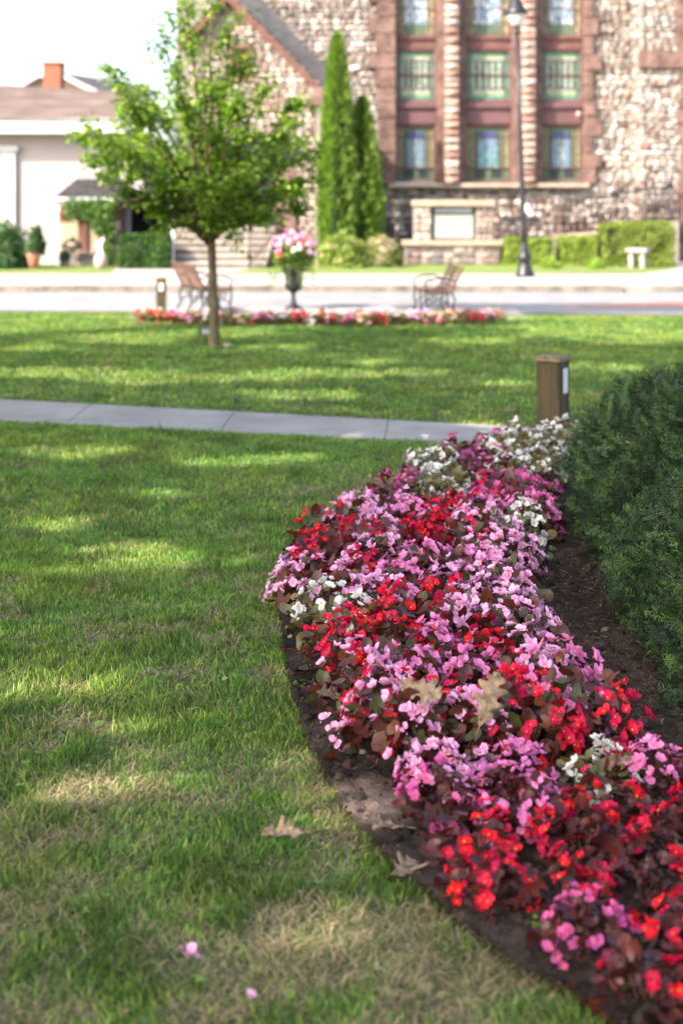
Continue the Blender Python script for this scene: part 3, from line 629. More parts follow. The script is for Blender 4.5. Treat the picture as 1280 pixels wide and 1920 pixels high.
# ------------------------------------------------------------ white house
HD = 34.0
house = empty('house', (X(110, HD), HD, .117)); tag(house, 'pale pink clapboard house with brown shingle roof and white eaves', 'house')
hp = lambda o: (setattr(o, 'parent', house), setattr(o, 'matrix_parent_inverse', Matrix.Translation((-X(110, HD), -HD, -.117))), o)[2]
def clapboard(x0, x1, y, z0, z1, ex=.11):
    m = MB(); z = z0
    while z < z1: m.add([(x0, y, z), (x1, y, z), (x1, y, z + .0), (x0, y - .016, z), (x1, y - .016, z), (x1, y, z + ex), (x0, y, z + ex)], [(0, 1, 4, 3), (3, 4, 5, 6)]); z += ex
    return m
M['clap'] = mat('clapboard_paint', (.33, .285, .28), (.36, .318, .312), 1.5, .7, .05)
hm = clapboard(X(-160, HD), X(222, HD), HD, .117, Z(248, HD)); hm2 = clapboard(X(222, HD), X(268, HD), HD, Z(372, HD), Z(248, HD)); hm.add(hm2.v, hm2.f); hp(hm.build('wall', M['clap']))
hp(MB().box(X(-160, HD), X(222, HD), HD + .01, HD + 5, .117, Z(248, HD)).box(X(222, HD) + .001, X(268, HD), HD + .01, HD + 5, Z(372, HD), Z(248, HD)).build('wall_core', M['clap']))
hp(MB().box(X(-160, HD), X(282, HD), HD - .45, HD + .008, Z(247.8, HD), Z(240, HD)).box(X(-160, HD), X(282, HD), HD - .5, HD - .451, Z(250, HD - .5), Z(222, HD - .5)).build('eave', M['trimwhite']))
hp(MB().box(X(4, HD), X(31, HD), HD - .12, HD - .02, .117, Z(284, HD)).box(X(-2, HD), X(37, HD), HD - .17, HD - .018, Z(284, HD), Z(274, HD)).build('pilaster', M['trimwhite'], bevel=.01))
zr0, zr1 = Z(222, HD - .52), Z(160, HD + 3.2)
hp(MB().add([(X(-160, HD), HD - .55, zr0 + .01), (X(284, HD), HD - .55, zr0 - .04), (X(236, HD), HD + 3.4, zr1 - .2), (X(-160, HD), HD + 3.4, zr1 + .1), (X(284, HD), HD + 5.5, zr0), ], [(0, 1, 2, 3), (1, 4, 2)]).build('roof', M['shingle']))
h2 = empty('house', (X(140, 42), 42, 0)); tag(h2, 'gabled house roof with brick chimney rising behind the clapboard house', 'house')
h2p = lambda o: (setattr(o, 'parent', h2), setattr(o, 'matrix_parent_inverse', Matrix.Translation((-X(140, 42), -42, 0))), o)[2]
HB = 42.0
h2p(MB().prism_y([(X(38, HB), 0), (X(215, HB), 0), (X(215, HB), Z(180, HB)), (X(150, HB), Z(145, HB)), (X(80, HB), Z(142, HB)), (X(38, HB), Z(168, HB))], HB, HB + 5).build('wall', M['cream']))
h2p(MB().prism_y([(X(36, HB), Z(170, HB)), (X(76, HB), Z(146, HB)), (X(118, HB), Z(146, HB)), (X(190, HB), Z(183, HB)), (X(190, HB), Z(172, HB)), (X(120, HB), Z(139, HB)), (X(74, HB), Z(139, HB)), (X(36, HB), Z(163, HB))], HB - .3, HB - .02).build('fascia', M['trimwhite']))
h2p(MB().add([(X(120, HB), HB - .3, Z(138, HB)), (X(240, HB), HB - .3, Z(195, HB)), (X(300, HB), HB + 2, Z(165, HB)), (X(215, HB), HB + 2, Z(143, HB))], [(0, 1, 2, 3)]).build('roof', M['slate']))
cm = h2p(MB().box(X(81, 40), X(114, 40), 40, 40.6, Z(185, 40), Z(120, 40)).box(X(79, 40), X(116, 40), 39.96, 40.64, Z(120, 40), Z(116, 40)).build('chimney', M['chimney'], bevel=.01))

# entrance hood, door and side porch of the house
hood = empty('entrance_porch', (X(150, 33.2), 33.2, .117)); tag(hood, 'small house entrance with grey shingled hood, cream walls and dark door', 'porch')
op = lambda o: (setattr(o, 'parent', hood), setattr(o, 'matrix_parent_inverse', Matrix.Translation((-X(150, 33.2), -33.2, -.117))), o)[2]
D1 = 32.8
op(MB().add([(X(101, D1), D1, Z(370, D1)), (X(218, D1), D1, Z(370, D1)), (X(214, D1), D1 + 1.15, Z(335, D1 + 1)), (X(127, D1), D1 + 1.15, Z(335, D1 + 1)), (X(101, D1), D1 + 1.15, Z(370, D1))], [(0, 1, 2, 3), (0, 3, 4)]).build('hood_roof', M['hood']))
op(MB().box(X(100, D1), X(219, D1), D1 - .03, D1 + 1.1, Z(377, D1), Z(370.5, D1)).build('hood_fascia', M['trimwhite'], bevel=.01))
op(MB().box(X(104, D1), X(112, D1), D1 + .05, D1 + .16, .12, Z(377, D1)).build('porch_post', M['trimwhite']))
op(MB().box(X(112, HD), X(216, HD), HD - .06, HD - .017, .12, Z(374, HD)).build('porch_wall', M['cream']))
dr = op(MB().box(X(148, HD), X(166, HD), HD - .12, HD - .061, .4, Z(395, HD)).build('door', M['brownstone_dk'], bevel=.01))
MB().box(X(150, HD), X(152, HD), HD - .16, HD - .121, 1.2, 1.3).build('handle', M['iron'], dr)
op(MB().box(X(108, D1), X(180, D1), D1 + .2, HD - .13, .117, .3).box(X(112, D1), X(176, D1), D1 + .5, HD - .14, .301, .42).build('doorstep', M['riser'], bevel=.01))
op(MB().box(X(140, HD), X(146, HD), HD - .25, HD - .062, Z(412, HD), Z(396, HD)).build('mailbox', M['iron'], bevel=.01))
cp = empty('carport', (X(265, 34), 34, .117)); tag(cp, 'dark open side porch under a maroon fascia between house and steps', 'porch')
kp = lambda o: (setattr(o, 'parent', cp), setattr(o, 'matrix_parent_inverse', Matrix.Translation((-X(265, 34), -34, -.117))), o)[2]
kp(MB().box(X(218, 33.6), X(352, 33.6), 33.4, 36, Z(388, 33.5), Z(372, 33.5)).build('fascia', M['maroon'], bevel=.02))
kp(MB().box(X(232, 34), X(350, 34), 35.2, 35.4, .117, Z(388, 34)).build('back_wall', M['dark'])); kp(MB().box(X(222, 33.6), X(233, 33.6), 33.5, 33.7, .117, Z(388, 33.6)).build('porch_post', M['brownstone_dk']))  # back wall coloured near-black for the shade under the roof
kp(MB().box(X(216, 33.6), X(228, 33.6), 33.3, 33.45, Z(432, 33.6), Z(414, 33.6)).build('notice_box', M['pinkcer'], bevel=.01))

# ------------------------------------------------------------ street lamp
LD = 28.4; kl = LD / F
lamp = empty('street_lamp', (X(984, LD), LD, .12)); tag(lamp, 'tall black cast street lamp with an acorn head before the church', 'street lamp')
lamp.rotation_euler.y = R(-1.9)
def pr(l): return [(r_ * kl, (530 - y_) * kl) for r_, y_ in l]
MB().lathe(pr([(18, 530), (18, 526), (15.5, 522), (14, 516), (10.5, 508), (8.5, 506), (9, 503), (12.5, 499), (13, 494), (11, 489), (8, 485), (8.6, 481), (7, 478), (6.6, 470), (6.2, 466)]), n=24).build('lamp_base', M['post'], lamp)
MB().lathe(pr([(5.6, 466), (5.2, 440), (4.2, 250), (3.4, 75)]), n=16).build('pole', M['post'], lamp)
MB().lathe(pr([(3.4, 75), (6, 73), (6, 69), (4, 66), (5, 62), (8, 60.5)]), n=16).build('collar', M['post'], lamp)
MB().lathe(pr([(7, 60.4), (11, 55), (15.5, 47), (17, 40), (17, 36.5), (17, 35.5)]), n=20).build('globe', M['glassw'], lamp)
MB().lathe(pr([(21.5, 38), (21.5, 34), (17, 27), (12, 19), (9, 11), (5, 8), (2.5, 5), (3.5, 2), (2.5, -1), (.5, -8)]), n=20).build('lamp_cap', M['post'], lamp)
MB().box(.045, .12, -.04, .05, (530 - 410) * kl, (530 - 394) * kl).build('utility_box', M['whitecer'], lamp, bevel=.006)
MB().lathe(pr([(24, 533.5), (24, 530.2)]), n=6).build('footing', M['walk'], lamp)

# ------------------------------------------------------------ benches
def make_bench(loc, ang, label):
    b = empty('park_bench', loc, ang); b.scale = (.88, .88, .84); tag(b, label, 'bench', 'benches flanking the flower urn')
    L2 = .62     # local: length along Y, faces +X, seat height .42
    for i in range(6):
        x = .04 + i * .075
        MB().box(x, x + .058, -L2, L2, .405 - .012 * math.sin(i * .6), .427 - .012 * math.sin(i * .6)).build('seat_slat', M['benchwood'], b, bevel=.004)
    for i in range(6):
        u = i / 5; zz = .46 + u * .36; xx = -.01 - u * .17
        for s in (-1, 1):
            Mt = Matrix.Translation((xx, 0, zz)) @ Matrix.Rotation(R(-24), 4, 'Y')
            MB().box(-.011, .011, .02 if s > 0 else -L2, L2 if s > 0 else -.02, -.029, .029, Mt).build('back_slat', M['benchwood'], b, bevel=.003)
    for yy in (-L2 + .02, 0, L2 - .02):
        m = MB()
        m.tube([(.49, yy, 0), (.44, yy, .12), (.47, yy, .27), (.46, yy, .40)], .016)
        m.tube([(-.10, yy, 0), (-.02, yy, .14), (-.05, yy, .28), (0, yy, .40), (-.02, yy, .47), (-.20, yy, .86)], .016)
        m.tube([(0, yy, .395), (.46, yy, .395)], .013)
        m.tube([(-.03, yy, .16), (.1, yy, .25), (.22, yy, .20), (.34, yy, .25), (.45, yy, .16)], .011)
        for cxx, czz, rr in ((.12, .31, .06), (.34, .31, .06), (.23, .13, .05)):
            m.tube([(cxx + rr * math.cos(t * .7) * (1 - t * .05), yy, czz + rr * math.sin(t * .7) * (1 - t * .05)) for t in range(12)], .008, 6)
        fr = m.build('side_frame', M['iron'], b)
        if yy:
            a = MB(); a.tube([(-.07, yy, .60), (.10, yy, .66), (.32, yy, .655), (.47, yy, .60), (.50, yy, .55), (.46, yy, .53), (.45, yy, .40)], .015)
            a.tube([(.20 + .07 * math.cos(t * .75), yy, .53 + .07 * math.sin(t * .75)) for t in range(10)], .008, 6)
            a.build('armrest', M['iron'], b)
    return b
def at(px, py, z=0): x, y = g(px, py, z); return (x, y, .012 + z)
make_bench((X(362, 20.9), 20.9, .012), math.atan2(.40, .92), 'wooden slat and iron bench by the tree trunk, its back turned our way')
make_bench((X(832, 20.9), 20.6, .012), math.atan2(-.12, -.99), 'warm brown slat bench between the urn and the street lamp').scale = (.80, .80, .80)

# ------------------------------------------------------------ bollards
def make_bollard(loc, rz, hgt, w, label, cat='bollard'):
    b = empty('wooden_bollard', loc, rz); tag(b, label, cat, 'timber bollard lights along the lawn')
    h = w / 2
    MB().box(-h, h, -h, h, -.05, hgt - .032).build('post', M['wood'], b, bevel=.006)
    MB().box(-h - .012, h + .012, -h - .012, h + .012, hgt - .031, hgt - .010).box(-h - .006, h + .006, -h - .006, h + .006, hgt - .0098, hgt + .004, taper=.006).build('cap', M['woodtop'], b, bevel=.004)
    return b
b1 = make_bollard((X(1037, 10.22), 10.25, 0), R(-32), .525, .182, 'weathered timber bollard with a pale lens behind the near flower bed')
MB().box(.0913, .0970, -.030, .045, .525 - .262, .525 - .083).build('lens', M['plate'], b1, bevel=.002)
b2 = make_bollard((X(302.5, 20.5), 20.5, 0), R(8), .535, .145, 'timber bollard with a grey lens beside the far bench')
MB().box(-.035, .03, -.082, -.0727, .34, .46).build('lens', M['plate'], b2, bevel=.002)

# ------------------------------------------------------------ ground spotlight by the tree
sx, sy = g(384, 642)
sl = empty('ground_spotlight', (sx, sy, 0), R(25)); tag(sl, 'small dark floodlight on a stake beside the maple trunk', 'spotlight')
MB().box(-.06, .06, -.045, .045, .09, .17).build('housing', M['iron'], sl, bevel=.01)
MB().tube([(0, 0, -.03), (0, 0, .09)], .012).build('stake', M['iron'], sl); MB().box(-.05, .05, -.052, -.0455, .10, .16).build('lens', M['plate'], sl)
sx, sy = g(428, 651); r = random.Random(4)
m = MB().lathe([(.03, 0), (.065, .004), (.055, .03), (.02, .042)], n=9); tag(m.build('pale_stone', M['concbench'], loc=(sx, sy, 0)), 'small pale stone lying at the foot of the maple', 'stone')

# ------------------------------------------------------------ concrete seat in front of hedge
D2 = 32.0
cb = empty('stone_bench', (X(1195, D2), D2, .12), R(-28)); tag(cb, 'small cast stone bench standing before the tall clipped hedge', 'stone bench')
MB().box(-.25, .25, -.17, .17, .34, .45).build('seat', M['concbench'], cb, bevel=.03)
for s in (-1, 1): MB().box(s * .13 - .055, s * .13 + .055, -.13, .13, 0, .34).build('leg', M['concbench'], cb, bevel=.02)

# ------------------------------------------------------------ urn
UD = 21.5
urn = empty('planter_urn', (X(550, UD), UD, .012)); tag(urn, 'black iron goblet urn overflowing with pink flowers between the benches', 'urn')
ku = UD / F
def pu(l): return [(r_ * ku, (580 - y_) * ku) for r_, y_ in l]
MB().lathe(pu([(16, 581), (16, 577), (9, 574), (5, 568), (3.6, 560), (3.6, 552), (8, 549), (10, 546)]), n=20).build('pedestal', M['iron'], urn)
MB().lathe(pu([(8, 546), (15, 544), (17, 538), (15.5, 530), (16, 518), (19, 511), (22.5, 509), (22.5, 506), (19, 506.5), (17, 512)]), n=24).build('bowl', M['iron'], urn)

# ------------------------------------------------------------ foliage makers
LEAF5 = [(0, 0, 0), (.35, .42, .03), (.55, .30, .0), (1.0, 0, -.12), (.55, -.30, .0), (.35, -.42, .03)]
LEAFF = [(0, 3, 2, 1), (0, 5, 4, 3)]
MAPLE = [(0, 0, 0), (.15, .42, -.03), (.38, .28, .02), (.62, .48, -.05), (.62, .18, .02), (1.0, 0, -.10), (.62, -.18, .02), (.62, -.48, -.05), (.38, -.28, .02), (.15, -.42, -.03)]
MAPF = [(0, 5, 4, 3), (0, 3, 2, 1), (0, 7, 6, 5), (0, 9, 8, 7)]
def leafcloud(name, pts, nrm, size, c1, c2, mt, tv=LEAF5, tf=LEAFF, up=.0, spread=.8, width=1.0, vary=.35, tip=None):
    n = len(pts); Nr = unit(nrm + rand_dirs(n) * spread + np.array([0, 0, up]))
    A, B = frame_from(Nr); s = (size * rng.uniform(.6, 1.3, n))[:, None]
    u = rng.random(n)[:, None]; c = np.array(c1) + (np.array(c2) - np.array(c1)) * u; c = c * rng.uniform(1 - vary, 1 + vary, n)[:, None]
    return scatter(name, tv, tf, pts, A * s, B * s * width, Nr * s, c, mt)

# small maple --------------------------------------------------
TD = 16.0; tx, ty = g(402, 650)
maple = empty('maple_tree', (tx, ty, 0)); tag(maple, 'young green maple tree with a slim trunk standing alone on the lawn', 'tree')
def tp(px, py, dy=0): d = ty + dy; return Vector((X(px, d) - tx, dy, Z(py, d)))
tm = MB()
trunk = [Vector((.01, 0, -.05)), Vector((0, 0, .04)), tp(402, 600), tp(400, 540), tp(398, 490), tp(396, 455)]
tm.tube(trunk, [.085, .062, .052, .048, .046, .050], 12)
r = random.Random(12); twigs = []
fork = tp(396, 462)
limbs = [(160, 240, -.1), (165, 300, .3), (195, 330, -.4), (150, 262, .4), (200, 130, .1), (235, 190, -.3), (300, 60, -.3), (345, -10, .2), (395, -60, 0), (440, 20, .5), (470, 90, .3), (560, 190, -.2), (592, 330, -.3), (575, 260, .5), (598, 290, .1), (330, 170, -.9), (450, 190, -.9), (400, 250, 1.0), (520, 290, .8), (290, 290, .8), (570, 390, .2), (235, 365, -.4), (500, 400, -.6), (260, 160, .5), (510, 140, -.5), (380, 130, -.6), (290, 385, -.2), (370, 330, -1.0), (450, 330, -1.05), (540, 240, -.7), (215, 270, -.7), (545, 350, .7), (230, 230, .8)]
for lx, ly, dy in limbs:
    e = tp(lx, ly, dy); hgt = r.uniform(0, .18); s = fork + Vector((r.uniform(-.02, .02), r.uniform(-.02, .02), hgt * .5))
    d = e - s; up = Vector((0, 0, 1)) * d.length * .22
    pts = [s + d * u + up * (u * (1 - u)) * 2 * (1 if e.z > s.z + .8 else .6) + Vector((r.uniform(-.02, .02), r.uniform(-.02, .02), 0)) * (u > 0) for u in (0, .2, .4, .6, .8, 1)]
    L = d.length; r0 = .013 + .007 * L
    tm.tube(pts, [r0 * (1 - .85 * u) for u in (0, .2, .4, .6, .8, 1)], 6)
    twigs.append((pts, L))
tw_pts = []
for pts, L in twigs:
    nb = int(5 + L * 6)
    for k in range(nb):
        u = r.uniform(.18, 1.0); i = min(int(u * 5), 4); p = pts[i].lerp(pts[i + 1], u * 5 - i)
        dr = (pts[i + 1] - pts[i]).normalized(); sd_ = Vector((r.gauss(0, 1), r.gauss(0, 1), r.gauss(0, .7))).normalized()
        q = p + (dr * .6 + sd_ * .8).normalized() * r.uniform(.15, .46) * (1.1 - .55 * u)
        tm.tube([p, p.lerp(q, .5) + Vector((0, 0, .015)), q], [.005, .004, .002], 4)
        tw_pts.append((p, q))
    tw_pts.append((pts[4], pts[5])); tw_pts.append((pts[3], pts[5]))
tm.build('trunk', M['bark'], maple)
LP = []; LN = []
for p, q in tw_pts:
    n = r.randint(23, 34) if (p.z + q.z) / 2 < 2.7 else r.randint(16, 25)
    for k in range(n):
        u = r.uniform(.1, 1.05); c = p.lerp(q, u); off = Vector((r.gauss(0, .06), r.gauss(0, .06), r.gauss(0, .045)))
        LP.append(c + off); LN.append((off.x * 4, off.y * 4, 1))
LP = np.array(LP); LN = unit(np.array(LN))
me = leafcloud('crown', LP, LN, .060, (.085, .18, .024), (.32, .43, .05), M['leaf'], MAPLE, MAPF, spread=.75)
link('crown', me, maple)
print('maple leaves', len(LP))

# arborvitae ----------------------------------------------------
SPR = [(0, 0, 0), (.3, .22, 0), (.62, .20, .04), (1, 0, .1), (.62, -.20, .04), (.3, -.22, 0)]
def arbor(px0, px1, pytop, d, label, seed, lean=0):
    cxm = X((px0 + px1) / 2, d); rad = (X(px1, d) - X(px0, d)) / 2; top = Z(pytop, d); a_ = empty('arborvitae', (cxm, d, .12)); tag(a_, label, 'tree')
    n = 9500; z = rng.random(n) ** .8; prof = np.minimum(1, (1 - z) ** .62 * 1.35) * (.82 + .18 * np.minimum(1, z * 6)); th = rng.uniform(0, 6.283, n)
    lump = .70 + .30 * vnoise(th * 1.3, z * top, .42, seed) + .26 * vnoise(th * 1.3, z * top, .16, seed + 3)
    rr = rad * prof * lump * (1 - .35 * rng.random(n) ** 2)
    pts = np.stack([np.cos(th) * rr + lean * z, np.sin(th) * rr, z * (top - .12)], 1); nr = np.stack([np.cos(th), np.sin(th), np.full(n, .2)], 1)
    Nr = unit(np.cross(nr, rand_dirs(n) * .5 + np.array([0, 0, 1.]))); A = unit(nr * .8 + np.array([0, 0, 1.3]) + rand_dirs(n) * .45); B = unit(np.cross(A, Nr)); Nr = np.cross(A, B)
    s = rng.uniform(.08, .17, n)[:, None]; u = rng.random(n)[:, None]
    col = (np.array([.075, .15, .025]) * (1 - u) + np.array([.27, .36, .07]) * u)
    link('crown', scatter('crown', SPR, LEAFF, pts, A * s, B * s, Nr * s, col, M['leaf']), a_)
    MB().tube([(0, 0, 0), (lean * .5, 0, top * .5), (lean, 0, top * .85)], [.07, .05, .01]).build('trunk', M['bark'], a_)
    MB().lathe([(rad * .35, .1), (rad * .5, .6), (rad * .5, top * .5), (rad * .2, top * .8)], n=10).build('shade_core', M['green'], a_)  # solid dark core put in for the shade behind the sprays
arbor(596, 668, 68, 34.0, 'tallest slim bright green arborvitae by the church corner', 3)
arbor(640, 718, 188, 34.3, 'shorter darker arborvitae just beside the tall one', 8)

# hedges ---------------------------------------------------------
def box_hedge(px0, px1, py0, d, depth, label, seed, c1=(.12, .19, .025), c2=(.32, .38, .06), name='clipped_hedge', n=6500, group=None):
    x0, x1, h = X(px0, d), X(px1, d), Z(py0, d) - .12
    e = empty(name, ((x0 + x1) / 2, d, .12)); tag(e, label, 'hedge', group)
    w = (x1 - x0) / 2; a = rng.random(n); fx = rng.uniform(-1, 1, n); fy = rng.random(n); fz = rng.random(n)
    P_ = np.zeros((n, 3)); Nn = np.zeros((n, 3))
    f = a < .45; P_[f] = np.stack([fx[f] * w, np.zeros(f.sum()), fz[f] * h], 1); Nn[f] = (0, -1, 0)
    t = (a >= .45) & (a < .75); P_[t] = np.stack([fx[t] * w, fy[t] * depth, np.full(t.sum(), h)], 1); Nn[t] = (0, 0, 1)
    s = a >= .75; sg_ = np.sign(fx[s]); P_[s] = np.stack([sg_ * w, fy[s] * depth, fz[s] * h], 1); Nn[s] = np.stack([sg_, sg_ * 0, sg_ * 0], 1)
    bump = (vnoise(P_[:, 0] + P_[:, 1], P_[:, 2], .3, seed) - .5) * .16
    P_ += Nn * (bump - .05 * rng.random(n))[:, None]
    # round the corners
    P_[:, 0] *= 1 - .07 * np.clip(P_[:, 2] / h, 0, 1) ** 6
    link('foliage', leafcloud('foliage', P_, Nn, .055, c1, c2, M['leaf'], spread=.9), e)
    MB().box(-w * .93, w * .93, .07, depth * .93, 0, h * .93).build('shade_core', M['green'], e)  # dark box standing for the shaded inside of the hedge
box_hedge(222, 318, 441, 31.6, 1.0, 'dark green boxy hedge between the house entrance and the steps', 3, (.025, .07, .012), (.06, .13, .02))
box_hedge(949, 1036, 447, 33.0, .9, 'low clipped hedge directly behind the street lamp', 4)
box_hedge(1051, 1117, 448, 33.0, .9, 'low clipped hedge, narrowest, between the lamp and tall hedge', 5)
box_hedge(1131, 1264, 421, 32.6, 1.1, 'tall wide clipped hedge behind the small stone bench', 6, (.11, .17, .022), (.28, .32, .055))

# loose shrubs ---------------------------------------------------
def shrub(name, px0, px1, py0, pyb, d, label, c1, c2, n=3500, size=.08, dep=.6, seed=0, flowers=None, cat='shrub', base=.12):
    x0, x1 = X(px0, d), X(px1, d); h = Z(py0, d) - base; e = empty(name, ((x0 + x1) / 2, d, base)); tag(e, label, cat)
    v = rand_dirs(n); v[:, 2] = np.abs(v[:, 2]); rr = (1 - .45 * rng.random(n) ** 1.5) * (.75 + .45 * vnoise(np.arctan2(v[:, 1], v[:, 0]), v[:, 2], .35, seed + 5))
    pts = v * rr[:, None] * np.array([(x1 - x0) / 2, dep, h])
    link('foliage', leafcloud('foliage', pts, v, size, c1, c2, M['leaf'], spread=1.0), e)
    m = MB(); r_ = random.Random(seed)
    for k in range(7): a = r_.uniform(0, 6.28); m.tube([(0, 0, 0), (math.cos(a) * .2 * (x1 - x0), math.sin(a) * .2, h * .6)], [.015, .005], 5)
    m.build('stems', M['bark'], e)
    if flowers:
        nf, fc1, fc2, fs = flowers; v2 = rand_dirs(nf); v2[:, 2] = np.abs(v2[:, 2]); p2 = v2 * np.array([(x1 - x0) / 2, dep, h]) * rng.uniform(.9, 1.08, nf)[:, None]
        for q in range(nf): p3 = p2[q][None] + rng.normal(0, fs * .5, (9, 3)); link('flower_head', leafcloud('flower_head', p3, np.repeat(v2[q:q + 1], 9, 0), fs, fc1, fc2, M['leaf'], spread=1), e)
    return e
shrub('leafy_shrub', -60, 62, 418, 515, 32.0, 'dark green bush against the clapboard wall at the frame edge', (.03, .08, .025), (.08, .15, .05), 5000, .09, .8, 1)
shrub('potted_shrub', 50, 86, 420, 500, 31.7, 'slender dark potted shrub beside the big bush', (.03, .07, .02), (.07, .13, .04), 1200, .08, .3, 2, base=.45)
MB_p = MB().lathe([(.10, 0), (.15, .28), (.17, .34), (.14, .34)], n=16); tag(MB_p.build('flower_pot', M['pot'], loc=(X(66, 31.7), 31.6, .12)), 'terracotta pot under the slender shrub by the house wall', 'pot')
shrub('hydrangea_bush', 592, 690, 438, 500, 32.4, 'yellow green flowering bush before the arborvitae', (.13, .20, .03), (.30, .36, .08), 3200, .09, .6, 3, (40, (.45, .34, .16), (.55, .40, .30), .07))
shrub('hydrangea_bush', 668, 752, 446, 500, 32.6, 'pale bush with fading pinkish blooms beside the church sign', (.10, .15, .03), (.24, .28, .08), 2800, .09, .6, 4, (55, (.50, .38, .26), (.55, .36, .32), .07))
for i, (a, b, t_) in enumerate(((1010, 1050, 482), (1100, 1130, 484))):
    shrub('dwarf_shrub', a, b, t_, 498, 31.9, ['small lime green shrub at the foot of the hedge by the lamp', 'small lime green shrub where the narrow and tall hedges meet'][i], (.16, .26, .03), (.28, .36, .05), 900, .06, .3, 20 + i)
# climbing vine over the entrance
vn = empty('climbing_vine', (X(175, 32.7), 32.7, .12)); tag(vn, 'green climbing vine draped over the house entrance and its post', 'vine')
n = 4200; u = rng.random(n); sel = u < .45
px_ = np.where(sel, rng.uniform(124, 210, n), rng.normal(203, 6, n)); py_ = np.where(sel, rng.uniform(374, 402, n) + np.abs(rng.normal(0, 8, n)) * (rng.random(n) < .5), rng.uniform(380, 512, n))
k = (~sel) & (rng.random(n) < .45); px_ = np.where(k, rng.normal(187, 6, n), px_); py_ = np.where(k, rng.uniform(385, 440, n), py_)
dd = 32.7 + rng.normal(0, .08, n)
pts = np.stack([(px_ - 640) * dd / F - X(175, 32.7), dd - 32.7, H - (py_ - HY) * dd / F - .12], 1)
link('foliage', leafcloud('foliage', pts, np.tile([0, -1., .3], (n, 1)), .075, (.04, .10, .015), (.11, .19, .03), M['leaf'], spread=.9), vn)
MB().box(X(200, 32.7) - X(175, 32.7), X(206, 32.7) - X(175, 32.7), .1, .18, 0, Z(380, 32.7) - .12).build('trellis_post', M['cream'], vn)
# porch ornaments
tag(MB().lathe([(.09, 0), (.14, .12), (.13, .28), (.07, .34)], n=16).build('glazed_pot', M['pinkcer'], loc=(X(189, 31.6), 31.6, .12)), 'pinkish round pot holding a white ornament by the vine', 'pot')
tag(MB().add([(-.02, 0, .0), (.05, .03, 0), (.05, -.03, 0), (-.10, 0, .2), (.02, .035, .22), (.02, -.035, .22), (.10, 0, .38)], [(0, 3, 4, 1), (0, 2, 5, 3), (1, 4, 5, 2), (3, 6, 4), (3, 5, 6), (4, 6, 5), (0, 1, 2)]).build('garden_ornament', M['whitecer'], loc=(X(188, 31.6), 31.6, .45)), 'white wing shaped ornament standing in the pink pot', 'ornament')
shrub('potted_plant', 118, 150, 448, 480, 32.9, 'leafy potted plant on the house doorstep', (.03, .08, .02), (.08, .14, .04), 700, .07, .2, 31, base=.55)
tag(MB().lathe([(.10, 0), (.16, .2), (.15, .24)], n=14).build('flower_pot', M['pinkcer'], loc=(X(136, 32.9), 32.85, .43)), 'pot holding the leafy plant on the doorstep', 'pot')
shrub('potted_plant', 112, 132, 470, 500, 32.3, 'low potted plant below the doorstep', (.03, .06, .03), (.08, .12, .06), 500, .06, .2, 32, base=.3)
shrub('hanging_basket', 112, 130, 380, 425, 32.9, 'reddish dried hanging basket on the porch post', (.22, .08, .04), (.34, .16, .10), 500, .07, .18, 33, cat='basket', base=1.15)
# urn flowers: parts of the planted urn
n = 1500; v = rand_dirs(n); pts = v * np.array([.30, .30, .22]) * (.5 + .55 * rng.random(n))[:, None] + np.array([0, 0, .78]); 
link('foliage', leafcloud('foliage', pts, v, .06, (.06, .12, .02), (.20, .27, .05), M['leaf'], spread=1), urn)
for k in range(14):
    a = k * .45 + rng.random(); tr = np.array([(math.cos(a) * (.18 + .18 * min(1, j / 13)), math.sin(a) * (.18 + .18 * min(1, j / 13)), .70 - j / 26 * .34) for j in range(26)]) + rng.normal(0, .012, (26, 3))
    link('trailing_stem', leafcloud('trailing_stem', tr, rand_dirs(26), .035, (.10, .17, .04), (.22, .28, .08), M['leaf']), urn)

# ------------------------------------------------------------ yew
def sprig_template(seed, npair=9, nl=.34):
    r = random.Random(seed); tv = []; tf = []; tint = []
    def curve(u): return (u, 0, .16 * u * u)
    w = .012
    tv += [(0, -w, 0), (0, w, 0), (.5, w, .04), (.5, -w, .04), (1, 0, .16)]; tf += [(0, 1, 2, 3), (3, 2, 4)]; tint += [1.3] * 5; b = 5
    for i in range(npair):
        for s in (-1, 1):
            u = .04 + .94 * (i + r.uniform(-.35, .35)) / (npair - 1)
            l = nl * (1 - .45 * max(0, u - .6) / .4) * r.uniform(.7, 1.1); x, y, z = curve(u); hw = .024; rot = s * r.uniform(.1, 1.5) + (math.pi / 2 - s * math.pi / 2)
            rot = r.gauss(0, .55)
            lat = .86 * l; dx = l * r.uniform(.3, .75); dy = s * lat * math.cos(rot); dz = lat * math.sin(rot)
            tv += [(x - hw, y, z), (x + hw, y, z), (x + dx * .6 + hw, y + dy * .6, z + dz * .6 + .02), (x + dx, y + dy, z + dz), (x + dx * .6 - hw, y + dy * .6, z + dz * .6 + .02)]
            tf += [(b, b + 1, b + 2, b + 4), (b + 4, b + 2, b + 3)]; b += 5; k = r.uniform(.65, 1.35); tint += [k * .8, k * .8, k, k * 1.15, k]
    return tv, tf, tint
TPL = [sprig_template(q) for q in range(5)]
